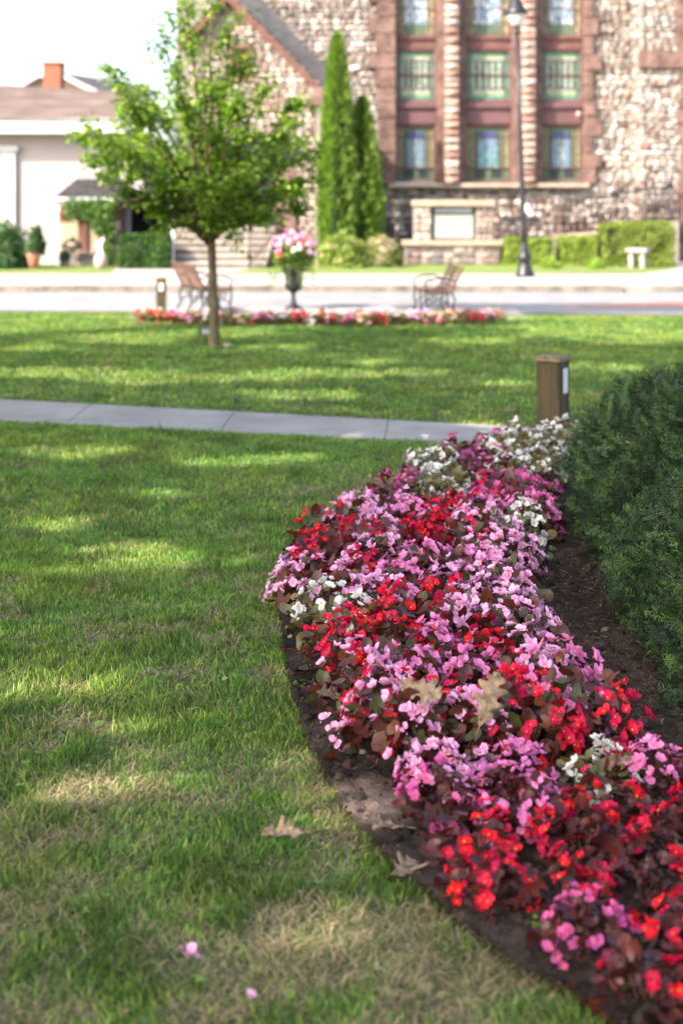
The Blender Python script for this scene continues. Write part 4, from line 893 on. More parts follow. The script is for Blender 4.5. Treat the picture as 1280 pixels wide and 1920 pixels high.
def yew_surface(n, cx, cy, rx, ry, h, seed, p=3.2):
    a = rng.uniform(0, 6.283, n); z = rng.random(n) ** .85
    c, s = np.cos(a), np.sin(a); q = (np.abs(c) ** p + np.abs(s) ** p) ** (-1 / p)
    zz = z; prof = (1 - np.abs(zz) ** 2.6) ** (1 / 2.6)
    top = rng.random(n) < .45
    rad = np.where(top, np.sqrt(rng.random(n)), prof)
    zz = np.where(top, (1 - rad ** 2.6) ** (1 / 2.6), zz)
    lump = .90 + .20 * fbm(a * 1.2 * (rx + ry) / 2 + seed, zz * h * 1.2, .42, seed)
    x = cx + c * q * rx * rad * lump; y = cy + s * q * ry * rad * lump; zc = zz * h * (.86 + .28 * fbm(x, y, .5, seed + 2))
    zc = np.maximum(zc, .03)
    nr = unit(np.stack([c * rad ** 1.6 / rx, s * rad ** 1.6 / ry, zz ** 1.6 / h], 1))
    return np.stack([x, y, zc], 1), nr
def yew(cx, cy, rx, ry, h, n, label, seed):
    e = empty('yew_shrub', (cx, cy, 0)); tag(e, label, 'shrub')
    pts, nr = yew_surface(n, 0, 0, rx, ry, h, seed, 3.2 if seed == 3 else 5.0)
    keep = (pts[:, 0] + cx < .32 * (pts[:, 1] + cy) + .9) ; pts = pts[keep]; nr = nr[keep]; n = len(pts)
    depth = rng.random(n) ** 1.3; pts = pts - nr * (depth * .10)[:, None]
    cl = fbm(pts[:, 0] * 1.0 + pts[:, 2] * .8, pts[:, 1] + pts[:, 2] * .6, .16, seed + 4)
    A = unit(nr * .9 + rand_dirs(n) * .95 + np.array([0, 0, .25])); Nr = unit(np.cross(A, rand_dirs(n)) + np.array([0, 0, .8]) ); B = unit(np.cross(Nr, A)); Nr = np.cross(A, B)
    s = rng.uniform(.045, .088, n)[:, None]
    u = rng.random(n)[:, None]
    col = np.array([.011, .028, .012]) * (1 - u) + np.array([.085, .155, .046]) * u ** 2.0
    new = (rng.random(n) < .06 + .2 * np.clip(cl - .45, 0, 1)) & (depth < .5); col[new] = np.array([.10, .18, .035]) * rng.uniform(.7, 1.25, new.sum())[:, None]
    pts = pts + nr * (.05 * (cl - .4))[:, None]
    # long shoots
    a_, b_ = [], []
    Vs, Cs, LI, LT, off = [], [], [], [], 0
    for q, (tv, tf, tint) in enumerate(TPL):
        kk = np.arange(n) % len(TPL) == q; tva = np.array(tv); nn_ = kk.sum(); As, Bs, Ns = (A * s)[kk], (B * s)[kk], (Nr * s)[kk]
        V_ = pts[kk][:, None] + tva[None, :, 0:1] * As[:, None] + tva[None, :, 1:2] * Bs[:, None] + tva[None, :, 2:3] * Ns[:, None]
        Vs.append(V_.reshape(-1, 3)); Cs.append((col[kk][:, None] * np.array(tint)[None, :, None]).reshape(-1, 3))
        fl = np.array([i for f in tf for i in f]); LI.append(((np.arange(nn_) * len(tv))[:, None] + fl[None]).ravel() + off); LT.append(np.tile([len(f) for f in tf], nn_)); off += nn_ * len(tv)
    Vs = np.concatenate(Vs); Cs = np.concatenate(Cs); LI = np.concatenate(LI).astype(np.int32); LT = np.concatenate(LT).astype(np.int32)
    me = bpy.data.meshes.new('foliage'); me.vertices.add(len(Vs)); me.vertices.foreach_set('co', Vs.astype(np.float32).ravel()); me.loops.add(len(LI)); me.loops.foreach_set('vertex_index', LI)
    me.polygons.add(len(LT)); me.polygons.foreach_set('loop_start', np.concatenate([[0], np.cumsum(LT)[:-1]]).astype(np.int32)); me.update(calc_edges=True)
    at_ = me.color_attributes.new('col', 'FLOAT_COLOR', 'POINT'); cc_ = np.ones((len(Vs), 4), np.float32); cc_[:, :3] = Cs; at_.data.foreach_set('color', cc_.ravel()); me.materials.append(M['needle'])
    link('foliage', me, e)
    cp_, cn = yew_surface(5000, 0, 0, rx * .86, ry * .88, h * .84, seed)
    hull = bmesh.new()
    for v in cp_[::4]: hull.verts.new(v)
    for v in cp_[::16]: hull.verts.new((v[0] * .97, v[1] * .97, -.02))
    bmesh.ops.convex_hull(hull, input=hull.verts); me = bpy.data.meshes.new('shade_core'); hull.to_mesh(me); hull.free(); me.materials.append(M['green']); link('shade_core', me, e)  # solid dark hull added as the shaded inside of the bush
    return e
y1 = yew(2.30, 6.55, 1.17, 1.45, .85, 17000, 'dark green spreading yew bush beyond the soil gap beside the flowers', 3)
y2 = yew(2.26, 5.08, 1.18, 1.25, .68, 14500, 'nearer lower yew bush reaching down to the flower bed edge', 9)

# long pale shoots sticking out of the yews
def shoot(e, p, q, n=3):
    cxe, cye = e.location.x, e.location.y
    p = Vector(p) - Vector((cxe, cye, 0)); q = Vector(q) - Vector((cxe, cye, 0)); m = MB(); m.tube([p, p.lerp(q, .5) + Vector((0, 0, .012)), q], [.0022, .002, .001], 6)
    m.build('long_shoot', M['shoot'], e)
    k = 60; u = np.linspace(.05, 1.02, k); O = np.array([tuple(p.lerp(q, float(t))) for t in u]); D = np.array(tuple((q - p).normalized()))
    sd_ = np.where(np.arange(k) % 2 == 0, 1, -1)[:, None]; side = unit(np.cross(D, np.array([.2, -.5, .6])))[None] * sd_
    A = (side * .8 + D[None] * .6 + rng.normal(0, .12, (k, 3))) * .026; B = np.cross(unit(A), np.array([.2, -.6, .6])) * .0022
    c = np.tile([.06, .12, .03], (k, 1)) * rng.uniform(.7, 1.5, k)[:, None]
    link('shoot_needles', scatter('shoot_needles', [(0, -1, 0), (.6, -1, 0), (1, 0, 0), (.6, 1, 0), (0, 1, 0)], [(0, 1, 2, 3, 4)], O, A, B, A * 0, c, M['needle']), e)
M['shoot'] = mat('yew_stem', (.10, .14, .035), (.16, .20, .06), 10, .7, 0)
shoot(y1, P(1160, 770, 6.6), P(1176, 705, 6.55)); shoot(y1, P(1136, 790, 6.9), P(1143, 742, 6.9))


# ------------------------------------------------------------ begonias
BCOL = {'pink': (.88, .46, .67), 'rose': (.62, .12, .32), 'hot': (.80, .24, .48), 'red': (.66, .008, .030), 'white': (.80, .78, .70), 'coral': (.70, .16, .08), 'cream': (.78, .66, .42)}
def petal_mats():
    out = {}
    for k, c in BCOL.items():
        m = bpy.data.materials.new('petal_' + k); n = nodes_of(m); L = n.links.new
        o = n.nodes.new('ShaderNodeOutputMaterial'); p = n.nodes.new('ShaderNodeBsdfPrincipled'); t = n.nodes.new('ShaderNodeBsdfTranslucent'); mx = n.nodes.new('ShaderNodeMixShader')
        at_ = n.nodes.new('ShaderNodeAttribute'); at_.attribute_name = 'col'
        oi = n.nodes.new('ShaderNodeObjectInfo'); mr = n.nodes.new('ShaderNodeMapRange'); mr.inputs['To Min'].default_value = -.014; mr.inputs['To Max'].default_value = .005; L(oi.outputs['Random'], mr.inputs['Value'])
        hs = n.nodes.new('ShaderNodeHueSaturation'); ad = n.nodes.new('ShaderNodeMath'); ad.operation = 'ADD'; ad.inputs[1].default_value = .5; L(mr.outputs[0], ad.inputs[0]); L(ad.outputs[0], hs.inputs['Hue'])
        mr2 = n.nodes.new('ShaderNodeMapRange'); mr2.inputs['To Min'].default_value = .78; mr2.inputs['To Max'].default_value = 1.1; L(oi.outputs['Random'], mr2.inputs['Value']); L(mr2.outputs[0], hs.inputs['Value'])
        L(at_.outputs['Color'], hs.inputs['Color']); L(hs.outputs[0], p.inputs['Base Color']); L(hs.outputs[0], t.inputs['Color'])
        p.inputs['Roughness'].default_value = .55; p.inputs['Specular IOR Level'].default_value = .25; mx.inputs[0].default_value = .25
        L(p.outputs[0], mx.inputs[1]); L(t.outputs[0], mx.inputs[2]); L(mx.outputs[0], o.inputs[0]); out[k] = m
    return out
PM = petal_mats()
def make_blossom(colname, seed):
    r = random.Random(seed); V = []; Fc = []; C = []
    base = Vector(BCOL[colname]); edge = base * 1.12; inner = Vector((base[0] * .88, base[1] * .42, base[2] * .55)) if colname in ('pink', 'rose') else base * .8
    def petal(ang, rl, rw, lift, off):
        b = len(V); na = 12; ca, sa = math.cos(ang), math.sin(ang); ph = r.uniform(0, 6.28); tw = r.uniform(-.25, .25)
        hx = rl * .5
        def put(x, y, f):
            q = (x / rl); z = lift * 1.5 * q * q * rl + .9 * (y * y) / rw * (.45 + .35 * tw) + tw * 1.6 * y * q + .0011 * math.sin(9 * q + ph + 140 * y) * (f == 1.0)
            V.append((ca * x - sa * y, sa * x + ca * y, z)); C.append(inner.lerp(edge, min(1, max(0, q * 1.5))))
        put(hx, 0, 0)
        for i, f in enumerate((.55, 1.0)):
            for j in range(na):
                a2 = 2 * math.pi * j / na; cr = 1 + .10 * math.sin(a2 * 3 + ph) * (f == 1.0)
                x = hx + hx * 1.0 * f * math.cos(a2) * cr; y = rw * f * math.sin(a2) * cr * (.72 + .28 * min(1, x / hx))
                if f == 1.0 and abs(a2) < .2: x -= rl * .03
                put(x, y, f)
        for j in range(na): Fc.append((b, b + 1 + j, b + 1 + (j + 1) % na)); Fc.append((b + 1 + j, b + 1 + na + j, b + 1 + na + (j + 1) % na, b + 1 + (j + 1) % na))
    k = seed % 4
    def dblossom(cx, cy, cz, s, tilt, kk):
        st = len(V)
        if kk == 0 or kk == 2:
            petal(.0, .024, .0145, .25, 0); petal(math.pi + r.uniform(-.2, .2), .023, .0140, .25, 0); petal(math.pi / 2, .015, .0065, .35, 0); petal(-math.pi / 2, .015, .0065, .35, 0)
        elif kk == 1:
            for q in range(5): petal(q * 1.2566 + r.uniform(-.1, .1), r.uniform(.018, .022), .0100, r.uniform(.15, .5), 0)
        else:
            petal(.3, .021, .0140, .8, 0); petal(math.pi + .3, .021, .0140, .8, 0)
        # stamens: small yellow boss
        b = len(V); n = 6; rr = .0032
        for zz, rz in ((.001, rr), (.005, rr * .8)):
            for q in range(n): V.append((rz * math.cos(q * 1.047), rz * math.sin(q * 1.047), zz)); C.append(Vector((.75, .42, .03)))
        V.append((0, 0, .0066)); C.append(Vector((.85, .55, .05)))
        for q in range(n): Fc.append((b + q, b + (q + 1) % n, b + n + (q + 1) % n, b + n + q)); Fc.append((b + n + q, b + n + (q + 1) % n, b + 2 * n))
        Mx = Matrix.Translation((cx, cy, cz)) @ Matrix.Rotation(tilt[0], 4, 'X') @ Matrix.Rotation(tilt[1], 4, 'Y') @ Matrix.Rotation(r.uniform(0, 6.28), 4, 'Z') @ Matrix.Scale(s, 4)
        for q in range(st, len(V)): V[q] = tuple(Mx @ Vector(V[q]))
    dblossom(0, 0, 0, 1.0, (0, 0), k)
    if seed % 3 != 1:
        a = r.uniform(0, 6.28); dblossom(math.cos(a) * .022, math.sin(a) * .022, -.004, .78, (r.uniform(-.6, .6), r.uniform(-.6, .6)), (k + 1) % 4)
    # buds
    for q in range(r.choice([0, 1, 2])):
        a = r.uniform(0, 6.28); bx, by = math.cos(a) * .024, math.sin(a) * .024; b = len(V); s = .0045
        for v in ((1, 0, 0), (0, 1, 0), (-1, 0, 0), (0, -1, 0), (0, 0, 1.3), (0, 0, -1)): V.append((bx + v[0] * s, by + v[1] * s, v[2] * s)); C.append(base * .85)
        for f in ((0, 1, 4), (1, 2, 4), (2, 3, 4), (3, 0, 4), (1, 0, 5), (2, 1, 5), (3, 2, 5), (0, 3, 5)): Fc.append(tuple(b + i for i in f))
    me = bpy.data.meshes.new('blossom'); me.from_pydata(V, [], Fc); me.update(); me.polygons.foreach_set('use_smooth', [True] * len(Fc))
    at_ = me.color_attributes.new('col', 'FLOAT_COLOR', 'POINT'); c = np.ones((len(V), 4), np.float32); c[:, :3] = np.array([tuple(q) for q in C]); at_.data.foreach_set('color', c.ravel())
    me.materials.append(PM[colname]); return me
BM = {k: [make_blossom(k, s) for s in range(6)] for k in BCOL}

# rounded cupped begonia leaf
BLV = [(0, 0, 0)]; BLF = []
for i, f in enumerate((.5, 1.0)):
    for j in range(9):
        t = j / 8 * 2 - 1; a = t * 2.35; BLV.append((.48 + f * .52 * math.cos(a) - (.48 * (1 - f) * .2), f * .46 * math.sin(a) * (1.0), .10 * f * f + (.05 if j % 2 else 0) * f))
BLV[0] = (.48, 0, -.02); st_i = len(BLV); BLV += [(-.35, 0, -.25), (0, .015, .08), (0, -.015, .08)]
for j in range(8): BLF.append((0, 1 + j, 2 + j)); BLF.append((1 + j, 10 + j, 11 + j, 2 + j))
BLF.append((st_i, st_i + 1, st_i + 2))
def foliage_mesh(kind, seed):
    n = 92; rg = np.random.default_rng(seed); v = rg.normal(size=(n, 3)); v = unit(v); v[:, 2] = np.abs(v[:, 2]) * .9 + .02
    rr = (.45 + .6 * rg.random(n)); pts = v * rr[:, None] * np.array([.14, .14, .165]) + np.array([0, 0, .012])
    A = unit(v * np.array([1, 1, .3]) + rg.normal(size=(n, 3)) * .45 + np.array([0, 0, -.08])); Nr = unit(v * .7 + rg.normal(size=(n, 3)) * .35 + np.array([0, 0, .75])); B = unit(np.cross(Nr, A)); Nr = np.cross(A, B)
    s = rg.uniform(.030, .058, n)[:, None]; u = rg.random(n)[:, None]
    if kind == 'bronze': c = np.array([.055, .017, .011]) * (1 - u) + np.array([.16, .055, .028]) * u; gsel = rg.random(n) < .22; c[gsel] = np.array([.075, .085, .025])
    elif kind == 'dark': c = np.array([.050, .013, .010]) * (1 - u) + np.array([.13, .030, .022]) * u
    else: c = np.array([.09, .10, .03]) * (1 - u) + np.array([.20, .17, .06]) * u
    old = np.random.default_rng(seed)
    V = pts[:, None] + np.array(BLV)[None, :, 0:1] * (A * s)[:, None] + np.array(BLV)[None, :, 1:2] * (B * s)[:, None] + np.array(BLV)[None, :, 2:3] * (Nr * s)[:, None]
    # stems from the crown of the root to some leaves, as thin 3-sided tubes
    me = np_mesh('foliage', V.reshape(-1, 3), BLF, n, M['beleaf'], np.repeat(c, len(BLV), 0).reshape(-1, 3), True)
    return me
def stems_mesh(seed):
    r = random.Random(seed); m = MB()
    for k in range(7):
        a = r.uniform(0, 6.28); e = (math.cos(a) * .08 * r.random(), math.sin(a) * .08 * r.random(), r.uniform(.06, .12)); m.tube([(math.cos(a) * .02, math.sin(a) * .02, -.01), (e[0] * .5, e[1] * .5, .05), e], [.003, .0025, .0015], 5)
    o = m.build('stem', M['bstem']); me = o.data; bpy.data.objects.remove(o); return me
M['bstem'] = mat('begonia_stem', (.09, .03, .02), (.14, .06, .03), 30, .5, 0)
FM = {'bronze': [foliage_mesh('bronze', s) for s in range(6)], 'dark': [foliage_mesh('dark', 20 + s) for s in range(4)], 'green': [foliage_mesh('green', 40 + s) for s in range(3)]}
SM = [stems_mesh(s) for s in range(3)]
ORD = ['first', 'second', 'third', 'fourth', 'fifth', 'sixth', 'seventh', 'eighth', 'ninth', 'tenth', 'eleventh', 'twelfth', 'thirteenth', 'fourteenth', 'fifteenth', 'sixteenth', 'seventeenth', 'eighteenth', 'nineteenth', 'twentieth']
ORD += ['twenty-' + w for w in ORD[:9]] + ['thirtieth'] + ['thirty-' + w for w in ORD[:9]] + ['fortieth'] + ['forty-' + w for w in ORD[:9]] + ['fiftieth'] + ['fifty-' + w for w in ORD[:9]] + ['sixtieth']
def begonia(x, y, z, scale, hs, colour, leafk, nb, label, group, seed, bs=1.0, facing=True):
    r = random.Random(seed); e = empty('begonia', (x, y, z), r.uniform(0, 6.28)); tag(e, label, 'flower', group); e.scale = (scale, scale, scale * hs)
    o = link('foliage', r.choice(FM[leafk]), e); o2 = link('stem', r.choice(SM), e)
    k = 0; pos = []
    while k < nb:
        # clusters
        v = Vector((r.gauss(0, 1), r.gauss(0, 1), abs(r.gauss(0, 1)) * .9 + .12)).normalized()
        for q in range(r.choice([1, 2, 3, 3, 4])):
            if k >= nb: break
            d = (v + Vector((r.gauss(0, .20), r.gauss(0, .20), r.gauss(0, .16)))).normalized(); d.z = max(d.z, -.02)
            rr = r.uniform(.90, 1.10); p = Vector((d.x * .148 * rr, d.y * .148 * rr, .012 + d.z * .185 * rr))
            b = link('blossom', r.choice(BM[colour]), e); b.location = p
            nn_ = (d + Vector((r.gauss(0, .35), r.gauss(0, .35), r.uniform(.0, .6)))).normalized()
            qd = nn_.to_track_quat('Z', 'Y'); b.rotation_mode = 'QUATERNION'; b.rotation_quaternion = qd @ Matrix.Rotation(r.uniform(0, 6.28), 3, 'Z').to_quaternion()
            s = r.uniform(.72, 1.12) * bs / scale; b.scale = (s, s, s / hs); k += 1
    return e

# colour map of the bed: photo position of the plant's top -> colour
CM = [(830, 885, 'white'), (800, 900, 'white'), (985, 985, 'white'), (1020, 830, 'white'), (1060, 800, 'white'), (975, 850, 'white'), (565, 1185, 'white'), (598, 1190, 'white'), (1155, 1385, 'white'),
      (600, 1000, 'red'), (655, 1025, 'red'), (795, 985, 'red'), (850, 1015, 'red'), (820, 1105, 'red'), (700, 1190, 'red'), (640, 1180, 'red'), (740, 1170, 'red'), (690, 1290, 'red'), (650, 1330, 'red'), (830, 1265, 'red'), (880, 1215, 'red'),
      (1000, 1110, 'red'), (1010, 1030, 'red'), (1105, 1340, 'red'), (1040, 1450, 'red'), (940, 1490, 'red'), (960, 1580, 'red'), (860, 1560, 'red'), (1110, 1430, 'red'), (1230, 1600, 'red'), (1250, 1740, 'red'), (1020, 1600, 'red'), (1180, 1540, 'red'), (1160, 1680, 'red'), (1250, 1860, 'red'), (1070, 1690, 'pink'), (1120, 1660, 'rose'), (1270, 1480, 'red'), (960, 1680, 'red'), (1040, 1330, 'red'),
      (1045, 905, 'coral'), (1010, 900, 'rose'), (880, 850, 'rose'), (930, 870, 'rose'), (960, 930, 'rose'), (1010, 950, 'pink'), (1050, 860, 'pink'), (780, 1470, 'rose'), (1080, 1700, 'pink'), (880, 920, 'red'), (760, 900, 'rose'),
      (560, 1040, 'pink'), (590, 1070, 'pink'), (555, 1110, 'pink'), (600, 1125, 'pink'), (625, 1085, 'pink'), (690, 1095, 'pink'), (660, 1150, 'pink'), (900, 950, 'pink'), (700, 980, 'pink'), (760, 945, 'pink'), (580, 1070, 'pink'), (640, 1090, 'pink'), (720, 1050, 'pink'), (780, 1050, 'pink'), (870, 1060, 'pink'), (950, 1040, 'pink'), (900, 1100, 'pink'), (980, 1170, 'pink'), (760, 1110, 'pink'), (640, 1130, 'pink'), (810, 1160, 'pink'), (920, 1150, 'pink'), (780, 1210, 'pink'), (730, 1240, 'pink'), (620, 1240, 'pink'), (960, 1220, 'pink'), (1050, 1220, 'pink'), (1010, 1260, 'pink'), (920, 1280, 'pink'), (1130, 1290, 'pink'), (820, 1320, 'pink'), (760, 1340, 'pink'), (960, 1390, 'pink'), (1010, 1370, 'pink'), (880, 1380, 'pink'), (1220, 1330, 'pink'), (1190, 1390, 'pink'), (1230, 1420, 'pink'), (1180, 1280, 'pink'), (1150, 1240, 'pink')]
def bed_colour(x, y, r):
    px = 640 + x * F / y; py = HY + (H - .19) * F / y
    best = min(CM, key=lambda c: ((c[0] - px) / 1.0) ** 2 + ((c[1] - py) * 1.15) ** 2 + r.uniform(0, 500))
    return best[2]
PLANT_L = [(.56, 2.75), (.44, 3.02), (.25, 3.3), (.18, 3.62), (.13, 3.9), (.01, 4.2), (-.06, 4.6), (-.10, 5.2), (-.18, 5.6), (-.19, 6.0), (-.13, 6.5), (.06, 7.0), (.24, 7.5), (.40, 8.0), (.58, 8.5), (.85, 9.0), (1.12, 9.25)]
PLANT_R = [(1.35, 2.75), (1.30, 3.0), (1.13, 3.4), (.98, 3.75), (.80, 4.15), (.70, 4.6), (.68, 5.2), (.74, 5.8), (.80, 6.2), (.92, 6.8), (1.05, 7.4), (1.15, 7.9), (1.30, 8.6), (1.45, 9.0), (1.52, 9.25)]
def interp(tab, y):
    ys = [t[1] for t in tab]; return float(np.interp(y, ys, [t[0] for t in tab]))
r = random.Random(77); y = 2.86; row = 0; count = 0
bed_spots = []
while y < 9.05:
    a, b = interp(PLANT_L, y), interp(PLANT_R, y); wd = b - a; sp_ = .215; n = max(1, int(round((wd - .155) / sp_))) + 1
    for i in range(n):
        x = a + .075 + (wd - .155) * (i + (.25 if row % 2 else 0) * (i < n - 1)) / max(1, n - 1)
        bed_spots.append((x + r.uniform(-.03, .03), y + r.uniform(-.035, .035), row, i))
    y += .205; row += 1
for (x, y, row, i) in bed_spots:
    if 640 + x * F / y > 1280 + 260: continue
    c = bed_colour(x, y, r)
    small = y < 3.95
    if row in (11, 12) and i == 0: c = 'white'
    lk = 'green' if c == 'white' else ('dark' if (small or (c in ('red', 'rose') and r.random() < .5)) else 'bronze')
    sc = (r.uniform(.72, .92) if small else r.uniform(.98, 1.18)); hs = r.uniform(1.0, 1.28) if not small else r.uniform(.9, 1.1)
    nb = {'red': 38, 'pink': 56, 'rose': 38, 'white': 36, 'coral': 30}.get(c, 30)
    if small: nb = int(nb * .75)
    if y > 7.2: nb = int(nb * .72)
    if y > 7.5 and c != 'white': sc *= .92; hs *= .82
    if c == 'pink' and r.random() < .22: c = 'hot'
    elif c == 'pink' and r.random() < .10: c = 'red'
    cn = {'red': 'red', 'pink': 'pink', 'rose': 'deep rose', 'white': 'white', 'coral': 'orange red', 'hot': 'hot pink'}[c]
    lab = f"{cn} begonia, {ORD[i]} out from the lawn edge, {ORD[row]} row up from the near end"
    begonia(x, y, .012, sc, hs, c, lk, nb, lab, 'begonias massed in the near bed', 1000 + count, bs=.86 if y > 3.8 else .74); count += 1
# small straggler in the soil gap
begonia(*g(795, 1500), .012, .55, 1.0, 'rose', 'dark', 7, 'stunted rose begonia alone in the bare soil gap by the lawn edge', 'begonias massed in the near bed', 5001)
print('begonias', count)

# far ring bed
rs = [(-2.62, 19.05), (-1.3, 18.72), (.3, 18.65), (1.5, 18.85), (2.05, 19.25)]
tag(MB().add([(x, y, .02) for x, y in RING], [tuple(range(len(RING)))]).build('soil', M['lawnbase']), 'dark soil under the far ring of bedding flowers', 'soil', kind='structure')
cyc = ['red', 'coral', 'coral', 'rose', 'pink', 'cream', 'white', 'rose', 'cream', 'coral', 'pink', 'white', 'rose', 'red', 'white', 'coral', 'pink', 'rose', 'cream', 'red', 'coral', 'white', 'pink', 'coral', 'rose', 'cream', 'coral', 'red', 'pink', 'cream', 'coral', 'white']
r = random.Random(9); nr_ = 30; q = 0
nm = {'red': 'red', 'coral': 'orange', 'rose': 'deep pink', 'pink': 'pale pink', 'cream': 'cream', 'white': 'white and green'}
for rowi in range(2):
    for k in range(nr_):
        u = k / (nr_ - 1); xx = -2.62 + 4.68 * u; yy = float(np.interp(xx, [t[0] for t in rs], [t[1] for t in rs])) + rowi * .33
        c = cyc[(k + rowi * 5) % len(cyc)] if r.random() < .8 else r.choice(cyc)
        begonia(xx + r.uniform(-.03, .03), yy + r.uniform(-.05, .05), .02, 1.0, r.uniform(.6, .95) , c, 'green' if r.random() < .75 else 'bronze', 14, f"{nm[c]} bedding flower, {ORD[k]} along from the far bollard in the ring's {['near', 'back'][rowi]} row", 'bedding flowers in the far ring', 7000 + q, bs=1.35); q += 1
# urn blossoms
r = random.Random(15)
for k in range(70):
    v = Vector((r.gauss(0, 1), r.gauss(0, 1), abs(r.gauss(0, .9)) + .05)).normalized()
    b = link('blossom', r.choice(BM[r.choice(['pink', 'pink', 'rose', 'coral', 'white', 'pink'])]), urn); b.location = (v.x * .37, v.y * .34, .80 + v.z * .36); qd = (v + Vector((0, 0, .2))).to_track_quat('Z', 'Y'); b.rotation_mode = 'QUATERNION'; b.rotation_quaternion = qd; s = r.uniform(1.5, 2.4); b.scale = (s, s, s)

# ------------------------------------------------------------ fallen oak leaves and petals
def oak_leaf(loc, rot, L, label, seed, curl=.3, group='fallen oak leaves', name='oak_leaf'):
    r = random.Random(seed); n = 41; V = []; Fc = []
    # outline with lobes: half widths along the midrib
    ws = []
    lobes = [(.20, .16, .075), (.42, .27, .075), (.64, .34, .075), (.84, .20, .07), (.95, .09, .06)]
    def side(seed_):
        q = random.Random(seed_); lb_ = [(c + q.uniform(-.03, .03), w * q.uniform(.75, 1.1), sg * q.uniform(.85, 1.15)) for c, w, sg in lobes]
        return lambda u: max(.13 * math.sin(math.pi * min(1, u)) ** .8 + .012, *[w * math.exp(-((u - c) / sg) ** 4) for c, w, sg in lb_]) if .03 < u < .995 else .01
    sl_, sr_ = side(seed), side(seed + 50)
    for i in range(n):
        u = i / (n - 1); x = u + 0.0
        for t in (-1, -.5, 0, .5, 1):
            sw = sl_(u) if t < 0 else sr_(u); y = t * sw; back = abs(y) * .28
            z = curl * (abs(y) ** 1.5) * (1.0 + .8 * math.sin(u * 5 + seed)) + curl * .35 * (u - .5) ** 2 + .02 * math.sin(u * 19 + t * 3 + seed)
            V.append(((x + back - .5) * L, y * L, z * L))
    for i in range(n - 1):
        for j in range(4): q = i * 5 + j; Fc.append((q, q + 5, q + 6, q + 1))
    m = MB(); m.add(V, Fc, True)
    def zc(i, t): v_ = V[i * 5 + t]; return (v_[0], v_[1], v_[2] + .0006)
    m.tube([zc(i, 2) for i in range(0, n, 3)], [.0011 * (1 - .8 * i / n) for i in range(0, n, 3)], 4)
    for i in range(5, n - 8, 6):
        for t in (0, 4): m.tube([zc(i, 2), zc(i + 3, 2 + (t - 2) // 2), zc(i + 5, t)], [.0007, .0006, .0003], 4)
    m.tube([(-.5 * L, 0, curl * .09 * L), (-.66 * L, .02 * L, curl * .16 * L)], [.0016, .001], 5)
    o = m.build(name, M['dryleaf'], loc=loc); o.rotation_euler = rot
    so = o.modifiers.new('thick', 'SOLIDIFY'); so.thickness = .0007
    return tag(o, label, 'leaf', group)
def gz(px, py, z): x, y = g(px, py, z); return (x, y, z)
oak_leaf(gz(785, 1292, .255), (R(42), R(5), R(-35)), .150, 'large tan oak leaf caught on the flowers, one side of the pair', 1, .25)['label'] = 'large tan oak leaf on the begonias, resting among red and pink blooms'
oak_leaf(gz(915, 1312, .245), (R(48), R(-62), R(40)), .158, 'upright tan oak leaf standing on its edge among pink begonias', 2, .2)
oak_leaf(gz(722, 1545, .05), (R(8), R(-5), R(160)), .125, 'pale dry oak leaf on the bare soil near the stunted begonia', 3, .5)
oak_leaf(gz(758, 1632, .055), (R(10), R(8), R(60)), .12, 'curled oak leaf on the soil just inside the lawn edge', 4, .6)
oak_leaf(gz(535, 1562, .035), (R(-12), R(10), R(150)), .13, 'brown curled oak leaf lying on the lawn grass', 5, .5)
oak_leaf(gz(610, 1300, .10), (R(30), R(20), R(20)), .10, 'brown oak leaf wedged under the begonias at the bed edge', 6, .6)
oak_leaf(gz(1180, 832, .70), (R(20), R(10), R(80)), .06, 'tiny pale leaf lying on top of the yew bush', 7, .6)
oak_leaf(gz(950, 770, .02), (R(5), 0, R(20)), .16, 'pale fallen leaf on the lawn beyond the path by the bollard', 8, .5)
oak_leaf(gz(1112, 741, .02), (R(5), 0, R(70)), .13, 'fallen leaf on the far lawn between bollard and yew top', 9, .5)
oak_leaf(gz(448, 636, .03), (R(5), 0, R(70)), .12, 'fallen leaf on the grass by the maple trunk', 10, .5)
oak_leaf(gz(1222, 1192 , .03), (R(5), R(5), R(110)), .05, 'small yellowed leaf on the soil under the yew', 11, .5)
for i, (px, py, s, lab) in enumerate(((352, 1790, .85, 'larger pale pink fallen petals on the near grass'), (469, 1868, .6, 'smaller pale pink fallen petal on the near grass'))):
    b = link('fallen_blossom', BM['pink'][3 if i == 0 else 1]); b.location = gz(px, py, .045); b.scale = (s, s, s); b.rotation_euler = (R(20), R(15), i); tag(b, lab, 'petal')
for i, (px, py) in enumerate(((535, 1218), (602, 1322))):
    b = link('fallen_blossom', BM['red' if i == 0 else 'pink'][i]); b.location = gz(px, py, .03); b.scale = (.6,) * 3; tag(b, ['tiny red fallen blossom on the soil strip by the grass', 'tiny pink fallen blossom on the soil by the begonias'][i], 'petal')
# little green weeds on the soil
def weed(px, py, label, s=.05, seed=1):
    x, y = g(px, py); n = 26; v = rand_dirs(n); v[:, 2] = abs(v[:, 2]) * .4; pts = v * s * rng.random(n)[:, None]
    o = link('weed', leafcloud('weed', pts, v + np.array([0, 0, 1.]), s * .35, (.10, .18, .03), (.18, .28, .05), M['leaf'], up=.6)); o.location = (x, y, .03); tag(o, label, 'weed')
weed(565, 1304, 'small green weed on the dark soil edge', .05); weed(1205, 1905, 'green weed on the soil at the very near corner', .07); weed(1010, 1765, 'tiny weed beside the near red begonias', .04)

